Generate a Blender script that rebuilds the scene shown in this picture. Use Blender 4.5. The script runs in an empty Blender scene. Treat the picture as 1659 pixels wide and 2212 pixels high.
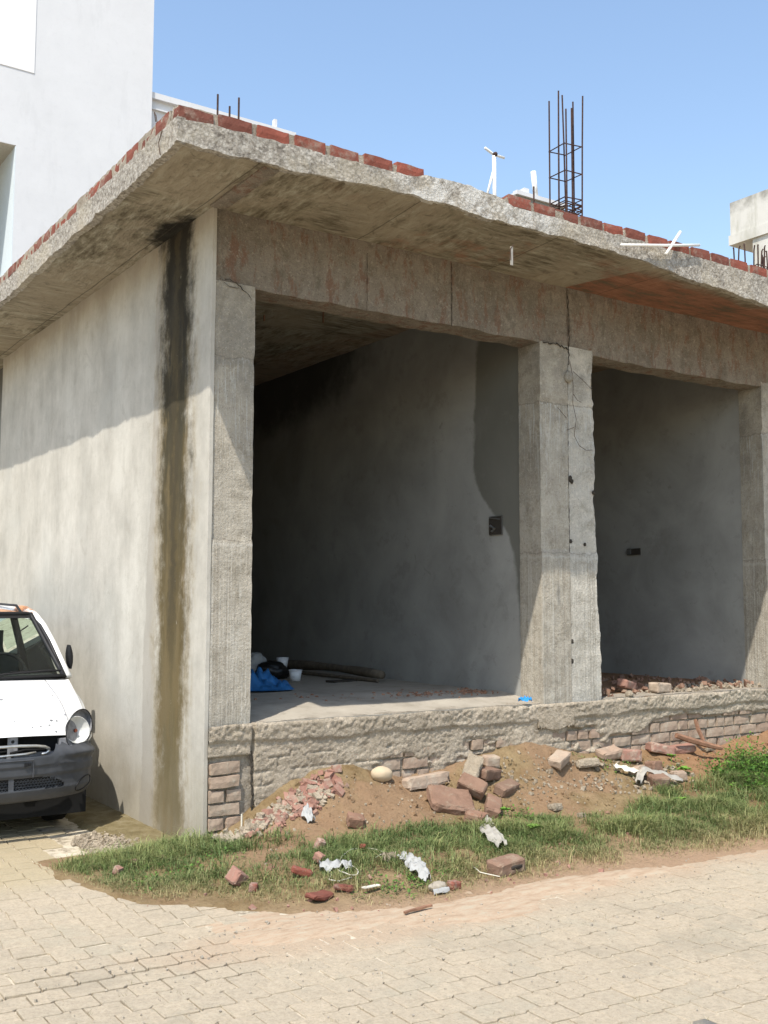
import bpy, bmesh, math, random
import numpy as np
from mathutils import Vector, Matrix, Euler
PI = math.pi
sc = bpy.context.scene
COL = sc.collection

# ------------------------------------------------------------------ camera
F_PX, PITCH, ROLL, YAW = 2278.52, 0.08481, 0.00296, 0.59186
cam_d = bpy.data.cameras.new('camera'); cam = bpy.data.objects.new('camera', cam_d); COL.objects.link(cam)
w_ = Vector((math.sin(YAW)*math.cos(PITCH), math.cos(YAW)*math.cos(PITCH), math.sin(PITCH)))
r_ = Vector((math.cos(YAW), -math.sin(YAW), 0)); u_ = r_.cross(w_)
r2 = r_*math.cos(ROLL)+u_*math.sin(ROLL); u2 = -r_*math.sin(ROLL)+u_*math.cos(ROLL)
M = Matrix((( r2.x, u2.x, -w_.x), (r2.y, u2.y, -w_.y), (r2.z, u2.z, -w_.z))).to_4x4()
M.translation = Vector((-2.8775, -6.3518, 1.6))
cam.matrix_world = M
cam_d.sensor_fit = 'VERTICAL'; cam_d.sensor_height = 36.0; cam_d.lens = 36.0*F_PX/2212.0
cam_d.clip_start = 0.05; cam_d.clip_end = 2000
sc.camera = cam

# ------------------------------------------------------------------ light
SUN = Vector((-0.5, -0.345, 1.0)).normalized()
world = bpy.data.worlds.new('World'); sc.world = world; world.use_nodes = True
wn = world.node_tree; wn.nodes.clear()
sky = wn.nodes.new('ShaderNodeTexSky'); sky.sky_type = 'NISHITA'; sky.sun_disc = False
sky.sun_elevation = math.asin(SUN.z); sky.sun_rotation = math.atan2(SUN.x, SUN.y)
sky.altitude = 0; sky.air_density = 1.3; sky.dust_density = 1.25; sky.ozone_density = 1.3
bg = wn.nodes.new('ShaderNodeBackground'); bg.inputs['Strength'].default_value = 0.15
wo = wn.nodes.new('ShaderNodeOutputWorld')
wn.links.new(sky.outputs[0], bg.inputs[0]); wn.links.new(bg.outputs[0], wo.inputs[0])
sd = bpy.data.lights.new('sun', 'SUN'); sd.energy = 3.4; sd.angle = math.radians(0.55); sd.color = (1.0, 0.945, 0.86)
sun = bpy.data.objects.new('sun', sd); COL.objects.link(sun)
sun.rotation_euler = SUN.to_track_quat('Z', 'Y').to_euler()
sc.view_settings.view_transform = 'Standard'; sc.view_settings.look = 'None'
sc.view_settings.exposure = 0.72; sc.view_settings.gamma = 1.0
sc.view_settings.use_curve_mapping = False
try:
    sc.cycles.max_bounces = 8; sc.cycles.diffuse_bounces = 3; sc.cycles.transparent_max_bounces = 12
except Exception: pass

# ------------------------------------------------------------------ noise (numpy)
def _h(ix, iy, iz, s):
    n = (ix*374761393 + iy*668265263 + iz*2147483647 + s*1274126177) & 0xFFFFFFFF
    n = ((n ^ (n >> 13))*1274126177) & 0xFFFFFFFF
    n = (n ^ (n >> 16)) & 0xFFFFFF
    return n/float(0xFFFFFF)*2-1
def vn(P, s=0):
    P = np.asarray(P, float); i = np.floor(P).astype(np.int64); f = P-i; f = f*f*(3-2*f)
    out = 0
    for a in (0, 1):
        for b in (0, 1):
            for c in (0, 1):
                wt = (f[:,0] if a else 1-f[:,0])*(f[:,1] if b else 1-f[:,1])*(f[:,2] if c else 1-f[:,2])
                out = out + wt*_h(i[:,0]+a, i[:,1]+b, i[:,2]+c, s)
    return out
def fbm(P, o=4, s=0, g=.5):
    P = np.asarray(P, float); t = 0; a = 1; n = 0
    for k in range(o):
        t = t+a*vn(P*(2**k)+k*7.3, s+k); n += a; a *= g
    return t/n
def sm(t): t = np.clip(t, 0, 1); return t*t*(3-2*t)

# ------------------------------------------------------------------ node helper
class G:
    def __init__(s, name, rough=0.9, spec=0.25):
        s.m = bpy.data.materials.new(name); s.m.use_nodes = True; s.t = s.m.node_tree; s.n = s.t.nodes
        s.b = s.n['Principled BSDF']; s.b.inputs['Roughness'].default_value = rough
        s.b.inputs['Specular IOR Level'].default_value = spec; s._c = s._p = None; s.nrm = None
    def L(s, a, b): s.t.links.new(a, b)
    def put(s, inp, v):
        if isinstance(v, bpy.types.NodeSocket): s.L(v, inp)
        elif isinstance(v, (tuple, list)): inp.default_value = tuple(v)+((1,) if len(inp.default_value) == 4 and len(v) == 3 else ())
        else:
            k = len(inp.default_value) if hasattr(inp.default_value, '__len__') else 0
            inp.default_value = (v, v, v, 1)[:k] if k else v
    def co(s):
        if not s._c: s._c = s.n.new('ShaderNodeTexCoord').outputs['Object']
        return s._c
    def pos(s):
        if not s._p: s._p = s.n.new('ShaderNodeNewGeometry').outputs['Position']
        return s._p
    def rnd(s): return s.n.new('ShaderNodeObjectInfo').outputs['Random']
    def xyz(s):
        q = s.n.new('ShaderNodeSeparateXYZ'); s.L(s.pos(), q.inputs[0]); return q.outputs
    def sc(s, v, vec=None):
        q = s.n.new('ShaderNodeVectorMath'); q.operation = 'MULTIPLY'; s.L(vec or s.co(), q.inputs[0]); q.inputs[1].default_value = v; return q.outputs[0]
    def off(s, vec=None, k=37.0):
        q = s.n.new('ShaderNodeVectorMath'); q.operation = 'ADD'; s.L(vec or s.co(), q.inputs[0])
        s.L(s.math('MULTIPLY', s.rnd(), k), q.inputs[1]); return q.outputs[0]
    def noise(s, scale, det=6, r=.6, vec=None, dist=0.0):
        q = s.n.new('ShaderNodeTexNoise'); s.L(vec or s.co(), q.inputs['Vector'])
        q.inputs['Scale'].default_value = scale; q.inputs['Detail'].default_value = det
        q.inputs['Roughness'].default_value = r; q.inputs['Distortion'].default_value = dist
        return q.outputs['Fac']
    def voro(s, scale, vec=None, feat='F1'):
        q = s.n.new('ShaderNodeTexVoronoi'); q.feature = feat; s.L(vec or s.co(), q.inputs['Vector']); q.inputs['Scale'].default_value = scale
        return q.outputs['Distance']
    def math(s, op, a, b=0.0, clamp=False):
        q = s.n.new('ShaderNodeMath'); q.operation = op; q.use_clamp = clamp
        s.put(q.inputs[0], a); s.put(q.inputs[1], b); return q.outputs[0]
    def map(s, v, lo, hi, a=0.0, b=1.0):
        q = s.n.new('ShaderNodeMapRange'); q.interpolation_type = 'SMOOTHSTEP'; s.put(q.inputs[0], v)
        for k, x in zip((1, 2, 3, 4), (lo, hi, a, b)): s.put(q.inputs[k], x)
        return q.outputs[0]
    def ramp(s, v, st, ip='LINEAR'):
        q = s.n.new('ShaderNodeValToRGB'); s.put(q.inputs[0], v); q.color_ramp.interpolation = ip; e = q.color_ramp.elements
        while len(e) < len(st): e.new(0.5)
        for k, (p, c) in enumerate(st):
            e[k].position = p; e[k].color = (c, c, c, 1) if not isinstance(c, tuple) else c+(1,)
        return q.outputs[0]
    def mix(s, f, a, b, mode='MIX'):
        q = s.n.new('ShaderNodeMix'); q.data_type = 'RGBA'; q.blend_type = mode
        s.put(q.inputs[0], f); s.put(q.inputs[6], a); s.put(q.inputs[7], b); return q.outputs[2]
    def bump(s, h, st=.5, d=.01):
        q = s.n.new('ShaderNodeBump'); q.inputs['Strength'].default_value = st; q.inputs['Distance'].default_value = d
        s.put(q.inputs['Height'], h)
        if s.nrm: s.L(s.nrm, q.inputs['Normal'])
        s.nrm = q.outputs[0]; return s.nrm
    def out(s, c, rough=None):
        s.put(s.b.inputs['Base Color'], c)
        if rough is not None: s.put(s.b.inputs['Roughness'], rough)
        if s.nrm: s.L(s.nrm, s.b.inputs['Normal'])
        return s.m

def plain(name, c, rough=.7, metal=0.0, spec=.3, var=.12, sc_=30.0, bump=0.0):
    g = G(name, rough, spec); g.b.inputs['Metallic'].default_value = metal
    n = g.noise(sc_, 5)
    if bump: g.bump(n, bump, .004)
    d = tuple(x*(1-var) for x in c); l = tuple(min(1, x*(1+var)) for x in c)
    return g.out(g.ramp(n, [(.3, d), (.7, l)]))

def m_concrete(name, base=(.425, .385, .315), red=0.0, streak=True, pits=True, peb=False, lifts=False):
    g = G(name, .93, .2)
    big = g.noise(1.6, 6, .65); mid = g.noise(7, 7, .7, dist=.6); fine = g.noise(55, 6, .75)
    c = g.ramp(big, [(.3, tuple(x*.72 for x in base)), (.52, base), (.75, tuple(x*1.22 for x in base))])
    c = g.mix(g.map(mid, .45, .68, 0, .75), c, tuple(x*k for x, k in zip(base, (.58, .56, .52))))
    c = g.mix(g.map(g.noise(19, 6, .75, dist=1.0), .52, .66, 0, .5), c, tuple(min(1, x*1.5) for x in base))
    c = g.mix(g.map(g.noise(3.1, 6, .7, vec=g.sc((1, 1, .6))), .5, .68, 0, .45), c, tuple(min(1, x*1.45) for x in (base[0]*.96, base[1], base[2]*1.05)))
    if streak:
        sv = g.noise(1.0, 4, .7, vec=g.sc((45, 45, 1.3))); zone = g.map(g.noise(1.0, 3, .5, vec=g.sc((1.6, 1.6, 1.5))), .42, .6)
        c = g.mix(g.math('MULTIPLY', g.map(sv, .54, .60, 0, .85), zone), c, (.50, .49, .45))
        sd_ = g.noise(1.0, 4, .7, vec=g.sc((22, 22, .7)))
        c = g.mix(g.map(sd_, .55, .72, 0, .45), c, tuple(x*.5 for x in base))
    if red:
        c = g.mix(g.math('MULTIPLY', g.map(g.noise(1.0, 7, .75, vec=g.sc((9, 9, 3.2))), .50, .62), red), c, (.215, .115, .075)); c = g.mix(g.map(g.noise(1.0, 7, .78, vec=g.sc((5, 5, 2.4))), .53, .60, 0, .6), c, (.145, .125, .095)); c = g.mix(g.map(g.noise(26, 6, .8), .56, .64, 0, .6), c, (.46, .42, .35))
    if lifts:
        x, y, z = g.xyz(); zn = g.math('ADD', z, g.math('MULTIPLY', g.math('SUBTRACT', g.noise(7, 5), .5), .10))
        lowz = g.map(zn, 1.985, 2.0, 1, 0); lines = g.noise(1.0, 3, .6, vec=g.sc((70, 70, .35)))
        c = g.mix(g.math('MULTIPLY', g.map(lines, .55, .62, 0, .7), g.math('MULTIPLY', lowz, g.map(g.noise(2.2, 4), .35, .55))), c, (.56, .53, .46))
        c = g.mix(g.math('MULTIPLY', g.map(lines, .46, .38, 0, .5), lowz), c, (.24, .21, .17))
        dr = g.noise(1.0, 5, .7, vec=g.sc((60, 60, 2.5))); mid_ = g.math('MULTIPLY', g.map(zn, 2.3, 3.22, .15, 1), g.map(zn, 3.225, 3.235, 1, 0))
        c = g.mix(g.math('MULTIPLY', g.map(dr, .52, .60, 0, .8), mid_), c, (.58, .585, .55))
        c = g.mix(g.math('MULTIPLY', g.map(g.noise(2.6, 5, .7), .42, .6, 0, .6), g.map(zn, 2.5, 3.2)), c, (.215, .20, .17))
        for zz_ in (2.0, 3.235):
            c = g.mix(g.map(g.math('ABSOLUTE', g.math('SUBTRACT', zn, zz_)), .0, .010, .5, 0), c, (.14, .12, .10))
        c = g.mix(g.map(g.math('ABSOLUTE', g.math('SUBTRACT', zn, 1.965)), .0, .02, .5, 0), c, (.55, .52, .46))
        g.bump(lines, .5, .008)
    c = g.mix(g.map(fine, .35, .7, 0, .35), c, tuple(x*.6 for x in base))
    c = g.mix(g.map(g.noise(95, 4, .8), .54, .66, 0, .5), c, tuple(min(1, x*1.5) for x in base)); c = g.mix(g.map(g.noise(33, 6, .8, dist=.5), .56, .70, 0, .6), c, tuple(x*.5 for x in base))
    if pits:
        pt = g.voro(38, vec=g.sc((1, 1, 1))); c = g.mix(g.map(pt, .10, .2, .55, 0), c, tuple(x*.35 for x in base))
    if peb: g.bump(g.voro(48), .35, .008); c = g.mix(g.map(g.voro(60), .42, .65, 0, .3), c, tuple(x*.6 for x in base))
    g.bump(g.noise(14, 7, .75), .4 if lifts else .9, .03); g.bump(fine, .8, .012)
    return g.out(c)

def build_mats():
    m = {}
    m['concrete'] = m_concrete('cast_concrete', lifts=True, streak=False)
    m['concrete_pale'] = m_concrete('pale_cast_concrete', (.52, .485, .415), lifts=True, streak=False)
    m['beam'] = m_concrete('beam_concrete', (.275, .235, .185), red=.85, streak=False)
    m['plinthc'] = m_concrete('plinth_concrete', (.50, .425, .325), streak=False, peb=True)
    m['plinthg'] = m_concrete('mortar', (.42, .365, .29), streak=False, peb=True)
    # rough slab edge
    g = G('slab_edge_concrete', .95, .2)
    n = g.noise(28, 7, .75); v = g.voro(45); big = g.noise(2.0, 4)
    c = g.ramp(n, [(.34, (.11, .095, .08)), (.46, (.33, .30, .255)), (.62, (.52, .49, .43))])
    c = g.mix(g.map(big, .5, .65, 0, .4), c, (.50, .45, .36)); c = g.mix(g.map(v, .45, .7, 0, .35), c, (.16, .14, .11))
    x, y, z = g.xyz(); pw_ = g.math('MULTIPLY', g.map(g.noise(5, 6, .75), .42, .56), g.math('MULTIPLY', g.map(x, .75, 1.1), g.map(x, 2.5, 2.1)))
    c = g.mix(g.math('MULTIPLY', pw_, .85), c, (.60, .585, .54)); c = g.mix(g.map(g.noise(1.3, 6, .7), .52, .62, 0, .5), c, (.43, .38, .29)); c = g.mix(g.map(g.noise(6, 6, .75, dist=1), .58, .66, 0, .6), c, (.14, .12, .10))
    g.bump(n, .9, .02); g.bump(v, .5, .010); m['edge'] = g.out(c)
    # soffit: board-marked, greenish brown, red beyond the joint
    g = G('soffit_concrete', .95, .15)
    x, y, z = g.xyz()
    n1 = g.noise(1.4, 7, .7, dist=.8); gr = g.noise(1.0, 6, .72, vec=g.sc((4, 22, 6))); gr2 = g.noise(1.0, 6, .7, vec=g.sc((18, 5, 6)))
    grm = g.mix(g.map(g.noise(.8, 2), .45, .55), gr, gr2)
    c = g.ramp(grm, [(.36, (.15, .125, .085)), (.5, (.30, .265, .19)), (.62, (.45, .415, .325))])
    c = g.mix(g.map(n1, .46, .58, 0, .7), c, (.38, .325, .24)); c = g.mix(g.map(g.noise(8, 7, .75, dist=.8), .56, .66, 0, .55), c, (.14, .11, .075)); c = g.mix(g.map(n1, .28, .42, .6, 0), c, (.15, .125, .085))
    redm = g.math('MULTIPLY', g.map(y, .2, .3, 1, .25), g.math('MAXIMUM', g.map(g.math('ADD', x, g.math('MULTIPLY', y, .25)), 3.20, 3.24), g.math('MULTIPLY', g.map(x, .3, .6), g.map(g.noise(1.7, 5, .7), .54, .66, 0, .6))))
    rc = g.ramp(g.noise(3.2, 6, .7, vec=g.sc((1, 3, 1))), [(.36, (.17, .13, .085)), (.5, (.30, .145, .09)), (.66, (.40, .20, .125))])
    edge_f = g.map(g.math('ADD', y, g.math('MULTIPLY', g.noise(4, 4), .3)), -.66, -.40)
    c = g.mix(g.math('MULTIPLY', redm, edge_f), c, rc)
    # damp black patch where the water comes through
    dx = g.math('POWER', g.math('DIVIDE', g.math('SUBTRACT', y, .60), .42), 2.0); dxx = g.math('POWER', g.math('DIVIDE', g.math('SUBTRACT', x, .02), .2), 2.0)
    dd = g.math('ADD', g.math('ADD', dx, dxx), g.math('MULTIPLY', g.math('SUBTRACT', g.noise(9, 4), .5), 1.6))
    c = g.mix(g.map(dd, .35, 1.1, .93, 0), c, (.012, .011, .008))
    ln = g.math('ABSOLUTE', g.math('SUBTRACT', g.math('PINGPONG', g.math('ADD', x, .07), .61), .0)); c = g.mix(g.map(ln, .0, .008, .75, 0), c, (.07, .055, .04))
    g.bump(grm, 1.0, .05); g.bump(n1, .7, .06); m['soffit'] = g.out(c)
    # outer plastered side wall with the long leak stain
    g = G('plastered_wall', .95, .15)
    x, y, z = g.xyz()
    st = g.mix(.5, g.noise(1.0, 6, .65, vec=g.sc((2.6, 2.6, .8))), g.noise(2.2, 6, .7)); bl = g.noise(.9, 5, .6)
    c = g.ramp(st, [(.38, (.36, .34, .295)), (.5, (.45, .425, .37)), (.60, (.52, .495, .435))])
    c = g.mix(g.map(bl, .5, .7, 0, .5), c, (.43, .42, .375))
    c = g.mix(g.map(g.noise(1.0, 5, .7, vec=g.sc((9, 9, 2.4))), .55, .72, 0, .35), c, (.33, .305, .255))
    c = g.mix(g.map(g.noise(5, 7, .75, dist=.7), .54, .66, 0, .45), c, (.36, .335, .285)); c = g.mix(g.map(g.noise(22, 6, .8), .56, .68, 0, .35), c, (.30, .28, .235))
    # dirt along the foot of the wall; browner again just below the slab
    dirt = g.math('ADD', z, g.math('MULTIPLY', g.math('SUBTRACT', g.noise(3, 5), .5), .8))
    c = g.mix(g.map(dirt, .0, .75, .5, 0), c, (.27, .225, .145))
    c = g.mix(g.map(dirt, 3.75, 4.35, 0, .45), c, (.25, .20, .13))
    # greyer band behind the stain
    wob = g.math('MULTIPLY', g.math('SUBTRACT', g.noise(1.0, 5, .7, vec=g.sc((1, 1, 1.4))), .5), .22)
    yy = g.math('ADD', y, wob)
    hb = g.map(z, .5, 3.6, 1.08, .96)
    band = g.math('MULTIPLY', g.map(g.math('SUBTRACT', yy, hb), -.015, .02, 1, 0), g.map(yy, .80, .9))
    c = g.mix(g.math('MULTIPLY', band, .55), c, (.29, .265, .225))
    wob2 = g.math('MULTIPLY', g.math('SUBTRACT', g.noise(1.0, 6, .78, vec=g.sc((3.5, 3.5, 3.6))), .5), .46)
    dist = g.math('ABSOLUTE', g.math('SUBTRACT', g.math('ADD', y, wob2), g.map(z, .3, 4.2, .555, .585)))
    half = g.map(z, .2, 2.6, .27, .32)
    dn = g.math('DIVIDE', dist, half)
    core = g.map(g.math('ADD', dn, g.math('MULTIPLY', g.math('SUBTRACT', g.noise(1.0, 6, .75, vec=g.sc((10, 10, 2.2))), .5), .7)), .45, 1.2, 1, 0)
    scol = g.ramp(g.map(g.math('ADD', z, g.math('MULTIPLY', g.math('SUBTRACT', g.noise(4, 5), .5), .9)), .0, 4.2), [(0.0, (.12, .095, .045)), (.25, (.085, .062, .024)), (.5, (.062, .047, .019)), (.74, (.036, .030, .014)), (.93, (.010, .009, .006))])
    scol = g.mix(g.map(g.noise(1.0, 5, .7, vec=g.sc((9, 9, 2.2))), .46, .66, 0, .7), scol, g.ramp(g.map(z, 0, 4.2), [(0, (.15, .12, .06)), (.4, (.10, .073, .028)), (.8, (.05, .039, .018)), (1, (.012, .010, .007))]))
    blot = g.noise(1.0, 5, .65, vec=g.sc((5, 5, 1.6)))
    scol = g.mix(g.math('MULTIPLY', g.map(blot, .46, .60, 0, .7), g.map(z, 3.9, 2.8, 0, 1)), scol, (.135, .098, .042))
    scol = g.mix(g.math('MULTIPLY', g.map(g.math('ADD', dn, g.math('MULTIPLY', blot, .5)), .55, .25, 0, .8), g.map(z, .9, 1.8)), scol, (.045, .035, .018))
    dens = g.math('MULTIPLY', core, g.map(g.math('ADD', z, g.math('MULTIPLY', g.noise(3, 5), 1.3)), .1, 1.4, .6, 1.0))
    halo = g.math('MULTIPLY', g.map(dn, .8, 1.5, .55, 0), g.map(g.noise(1.0, 5, .7, vec=g.sc((8, 8, 1.5))), .35, .6)); c = g.mix(halo, c, (.29, .235, .14))
    c = g.mix(g.math('MULTIPLY', dens, .95), c, scol)
    sk = g.math('MULTIPLY', g.map(g.noise(1.0, 5, .7, vec=g.sc((26, 26, 7))), .68, .73), g.map(dn, .2, .5, 1, 0)); c = g.mix(g.math('MULTIPLY', sk, .6), c, (.52, .5, .42))
    g.bump(g.noise(5, 6, .6), .35, .01); g.bump(g.noise(70, 4), .25, .004); m['plaster'] = g.out(c)
    # interior plaster, damp by the pillar
    g = G('interior_plaster', .9, .2)
    x, y, z = g.xyz()
    c = g.ramp(g.noise(1.3, 6, .6, dist=.4), [(.3, (.25, .245, .225)), (.55, (.34, .335, .31)), (.75, (.40, .39, .36))])
    fz = g.ramp(g.map(z, .8, 4.2), [(.0, .25), (.24, .32), (.34, .38), (.44, .62), (.56, .90), (.72, .90), (1.0, .80)], 'B_SPLINE')
    q = g.math('SUBTRACT', g.math('ADD', y, g.math('MULTIPLY', g.math('SUBTRACT', g.noise(4, 5), .5), .14)), fz)
    first = g.map(x, 4.0, 4.1, 1, 0)
    c = g.mix(g.math('MULTIPLY', g.math('MULTIPLY', g.map(q, -.03, .02, 1, 0), first), .75), c, (.115, .112, .088))
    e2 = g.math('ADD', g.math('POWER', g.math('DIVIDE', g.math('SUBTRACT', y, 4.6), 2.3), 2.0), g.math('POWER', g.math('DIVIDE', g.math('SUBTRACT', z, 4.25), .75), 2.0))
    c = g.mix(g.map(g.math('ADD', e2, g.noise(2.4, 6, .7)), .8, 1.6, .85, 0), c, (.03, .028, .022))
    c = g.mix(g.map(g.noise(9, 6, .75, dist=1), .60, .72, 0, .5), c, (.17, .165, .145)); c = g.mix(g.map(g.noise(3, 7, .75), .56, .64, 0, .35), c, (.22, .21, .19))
    c = g.mix(g.map(y, 3.0, 6.5, 0, .6), c, (.13, .125, .11))  # fall-off of light into the bay put into the plaster colour
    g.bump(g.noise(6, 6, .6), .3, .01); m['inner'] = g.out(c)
    # floor
    g = G('dusty_floor', .95, .15)
    c = g.ramp(g.noise(3, 7, .7), [(.3, (.26, .23, .18)), (.5, (.36, .32, .26)), (.75, (.42, .38, .31))])
    c = g.mix(g.map(g.noise(6, 6, .75, vec=g.sc((1, 2, 1))), .60, .68, 0, .7), c, (.12, .10, .075))
    g.bump(g.noise(25, 6, .7), .5, .01); m['floor'] = g.out(c)
    # bricks
    def brick(name, a, b, dusty, dcol=(.42, .34, .26)):
        g = G(name, .92, .2); ov = g.off()
        base = g.mix(g.rnd(), a, b); n = g.noise(14, 6, .7, vec=ov)
        c = g.mix(g.map(n, .35, .7, 0, .6), base, tuple(x*.5 for x in a))
        c = g.mix(g.map(g.noise(7, 6, .75, vec=ov), .5, .68, 0, dusty), c, dcol)
        g.bump(n, .7, .01); g.bump(g.noise(90, 4, .7, vec=ov), .5, .004); return g.out(c)
    m['brick'] = brick('fired_brick', (.27, .082, .055), (.16, .065, .048), .85, (.29, .21, .165))
    m['brick_old'] = brick('weathered_brick', (.37, .265, .195), (.43, .34, .255), 1.0, (.46, .39, .30))
    m['brick_brown'] = brick('brown_brick', (.27, .15, .10), (.21, .14, .10), .6, (.36, .29, .21))
    m['brick_pink'] = brick('broken_pink_brick', (.36, .20, .15), (.30, .16, .12), .85, (.38, .31, .24))
    m['stone'] = plain('grey_stone', (.33, .29, .23), .9, var=.25, sc_=18, bump=.5)
    m['cobble'] = plain('river_stone', (.50, .40, .27), .8, var=.12, sc_=9)
    m['chunk'] = m_concrete('concrete_lump', (.41, .34, .25), streak=False, pits=False)
    # soil
    g = G('bare_soil', .97, .1)
    x, y, z = g.xyz()
    n = g.noise(5, 7, .7); f = g.noise(40, 6, .8)
    c = g.ramp(n, [(.3, (.19, .125, .058)), (.55, (.275, .20, .108)), (.75, (.36, .265, .145))])
    c = g.mix(g.map(g.noise(1.1, 5, .6), .5, .62, 0, .75), c, (.30, .19, .115))
    c = g.mix(g.map(x, 3.6, 4.4, 0, .6), c, (.33, .165, .09))
    c = g.mix(g.map(y, -1.2, -1.75, 0, .8), c, (.42, .285, .185))
    c = g.mix(g.map(f, .3, .5, .5, 0), c, (.13, .085, .045))
    c = g.mix(g.map(g.voro(60), .0, .22, .4, 0), c, (.45, .37, .27))
    g.bump(n, .7, .03); g.bump(f, .9, .015); m['soil'] = g.out(c)
    g = G('far_ground', .97, .1); c = g.ramp(g.noise(.4, 7, .7), [(.3, (.26, .19, .12)), (.6, (.34, .26, .17)), (.8, (.22, .21, .11))]); m['ground'] = g.out(c)
    # pavers
    def paver(name, a, b):
        g = G(name, .93, .2); ov = g.off(k=53.0); x, y, z = g.xyz(); P = g.pos()
        base = g.mix(g.rnd(), a, b)
        c = g.mix(g.map(g.noise(30, 7, .8, vec=ov), .35, .7, 0, .7), base, tuple(k*.70 for k in a))
        c = g.mix(g.map(g.noise(2.2, 6, .7, vec=P), .5, .68, 0, .5), c, (.38, .345, .26))
        c = g.mix(g.map(g.noise(.9, 7, .75, vec=P), .50, .62, 0, .35), c, (.27, .235, .175)); c = g.mix(g.map(g.noise(16, 6, .8, vec=P), .52, .66, 0, .45), c, (.26, .22, .16))
        yel = g.map(g.math('ADD', y, g.math('MULTIPLY', g.noise(1.5, 4, vec=P), .5)), -.25, .25)
        c = g.mix(g.math('MULTIPLY', yel, .65), c, (.40, .325, .19))
        sx = g.math('ADD', g.math('POWER', g.math('DIVIDE', g.math('SUBTRACT', x, .25), 1.5), 2.0), g.math('POWER', g.math('DIVIDE', g.math('SUBTRACT', y, g.math('SUBTRACT', -1.82, g.math('MULTIPLY', x, .05))), .36), 2.0))
        sx2 = g.map(g.math('ADD', y, g.math('MULTIPLY', g.noise(2.5, 5, vec=P), .55)), -1.95, -1.6, 0, .75)
        sm_ = g.math('MAXIMUM', g.map(g.math('ADD', sx, g.math('MULTIPLY', g.noise(3.5, 6, .7, vec=P), 1.2)), .7, 1.7, .85, 0), g.math('MULTIPLY', sx2, g.map(x, -.6, .2)))
        c = g.mix(sm_, c, (.43, .32, .22))
        c = g.mix(g.map(g.noise(75, 5, .8, vec=ov), .40, .50, .4, 0), c, (.27, .225, .165))
        c = g.mix(g.map(g.noise(75, 5, .8, vec=g.sc((1.3, 1.3, 1.3), ov)), .54, .66, 0, .6), c, (.43, .39, .31))
        c = g.mix(g.map(g.voro(26, vec=ov), .03, .07, .35, 0), c, (.13, .10, .08))
        g.bump(g.noise(45, 6, .75, vec=ov), .9, .012); g.bump(g.noise(7, 4, .6, vec=ov), .3, .01); return g.out(c)
    m['paver'] = paver('concrete_paver', (.50, .415, .30), (.45, .38, .28))
    m['paver_grey'] = paver('dark_grey_paver', (.15, .15, .145), (.14, .14, .135))
    g = G('joint_sand', .97, .1); x, y, z = g.xyz()
    c = g.ramp(g.noise(9, 7, .8), [(.38, (.19, .155, .11)), (.48, (.46, .40, .30)), (.66, (.58, .52, .41))]); g.bump(g.noise(60, 5, .8), .6, .006); m['sand'] = g.out(c)
    g = G('blown_sand', .97, .1); c = g.ramp(g.noise(7, 7, .75, vec=g.sc((1, 3, 1))), [(.36, (.33, .24, .16)), (.5, (.42, .315, .22)), (.62, (.42, .355, .26))]); g.bump(g.noise(50, 6, .8), .7, .008); m['drift'] = g.out(c)
    g = G('cracked_cement', .95, .15); c = g.ramp(g.noise(6, 7, .75), [(.3, (.11, .085, .04)), (.5, (.18, .145, .075)), (.75, (.28, .24, .155))])
    c = g.mix(g.map(g.noise(2.2, 4), .52, .6, 0, .6), c, (.21, .17, .09)); g.bump(g.noise(16, 6, .75), .8, .02); m['cement'] = g.out(c)
    # grass, weeds
    def leaf(name, tr=.25):
        g = G(name, .6, .25); a = g.n.new('ShaderNodeAttribute'); a.attribute_name = 'tint'
        g.put(g.b.inputs['Base Color'], a.outputs['Color'])
        t = g.n.new('ShaderNodeBsdfTranslucent'); g.L(a.outputs['Color'], t.inputs[0])
        mx = g.n.new('ShaderNodeMixShader'); mx.inputs[0].default_value = tr
        o = g.n['Material Output']; g.L(g.b.outputs[0], mx.inputs[1]); g.L(t.outputs[0], mx.inputs[2]); g.L(mx.outputs[0], o.inputs[0]); return g.m
    m['grass'] = leaf('grass_blade')
    m['leaf'] = plain('weed_leaf', (.14, .27, .04), .6, var=.2)
    # whites
    def white(name, base, dirt):
        g = G(name, .9, .2); n = g.noise(1.2, 7, .7); f = g.noise(9, 6, .7)
        c = g.ramp(n, [(.3, tuple(x*.93 for x in base)), (.65, base)])
        c = g.mix(g.map(f, .52, .72, 0, .4), c, tuple(x*.86 for x in base))
        c = g.mix(g.map(g.noise(1.0, 6, .75, vec=g.sc((2.2, 2.2, .5))), .52, .66, 0, .35), c, tuple(x*.84 for x in base))
        if dirt:
            s_ = g.noise(1.0, 6, .75, vec=g.sc((1.5, 1.5, .35))); c = g.mix(g.map(s_, .5, .66, 0, dirt), c, (.38, .37, .30))
            x, y, z = g.xyz()
            c = g.mix(g.map(g.math('ADD', z, g.noise(3, 5)), dirt_z, dirt_z+.5, 0, .7), c, (.10, .09, .07))
        g.bump(f, .25, .01); return g.out(c)
    dirt_z = 10.55
    m['white'] = white('white_wall_paint', (.66, .665, .67), 0)
    m['white_sunlit'] = white('sunlit_white_paint', (.80, .80, .79), 0)  # brighter white stands in for stronger sun on the stair parapet
    m['white_old'] = white('stained_whitewash', (.60, .585, .53), .6)
    m['beige'] = plain('beige_paint', (.50, .46, .38), .9)
    m['blue_wall'] = plain('pale_blue_paint', (.62, .69, .72), .9, var=.05)
    m['maroon'] = plain('maroon_frame', (.05, .012, .012), .5)
    m['rust'] = plain('rusty_steel', (.062, .034, .026), .75, .3, var=.5, sc_=60)
    m['pipe_white'] = plain('white_pvc', (.78, .77, .73), .5, var=.06)
    m['gunk'] = plain('dark_crack', (.045, .038, .03), .95)
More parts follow.
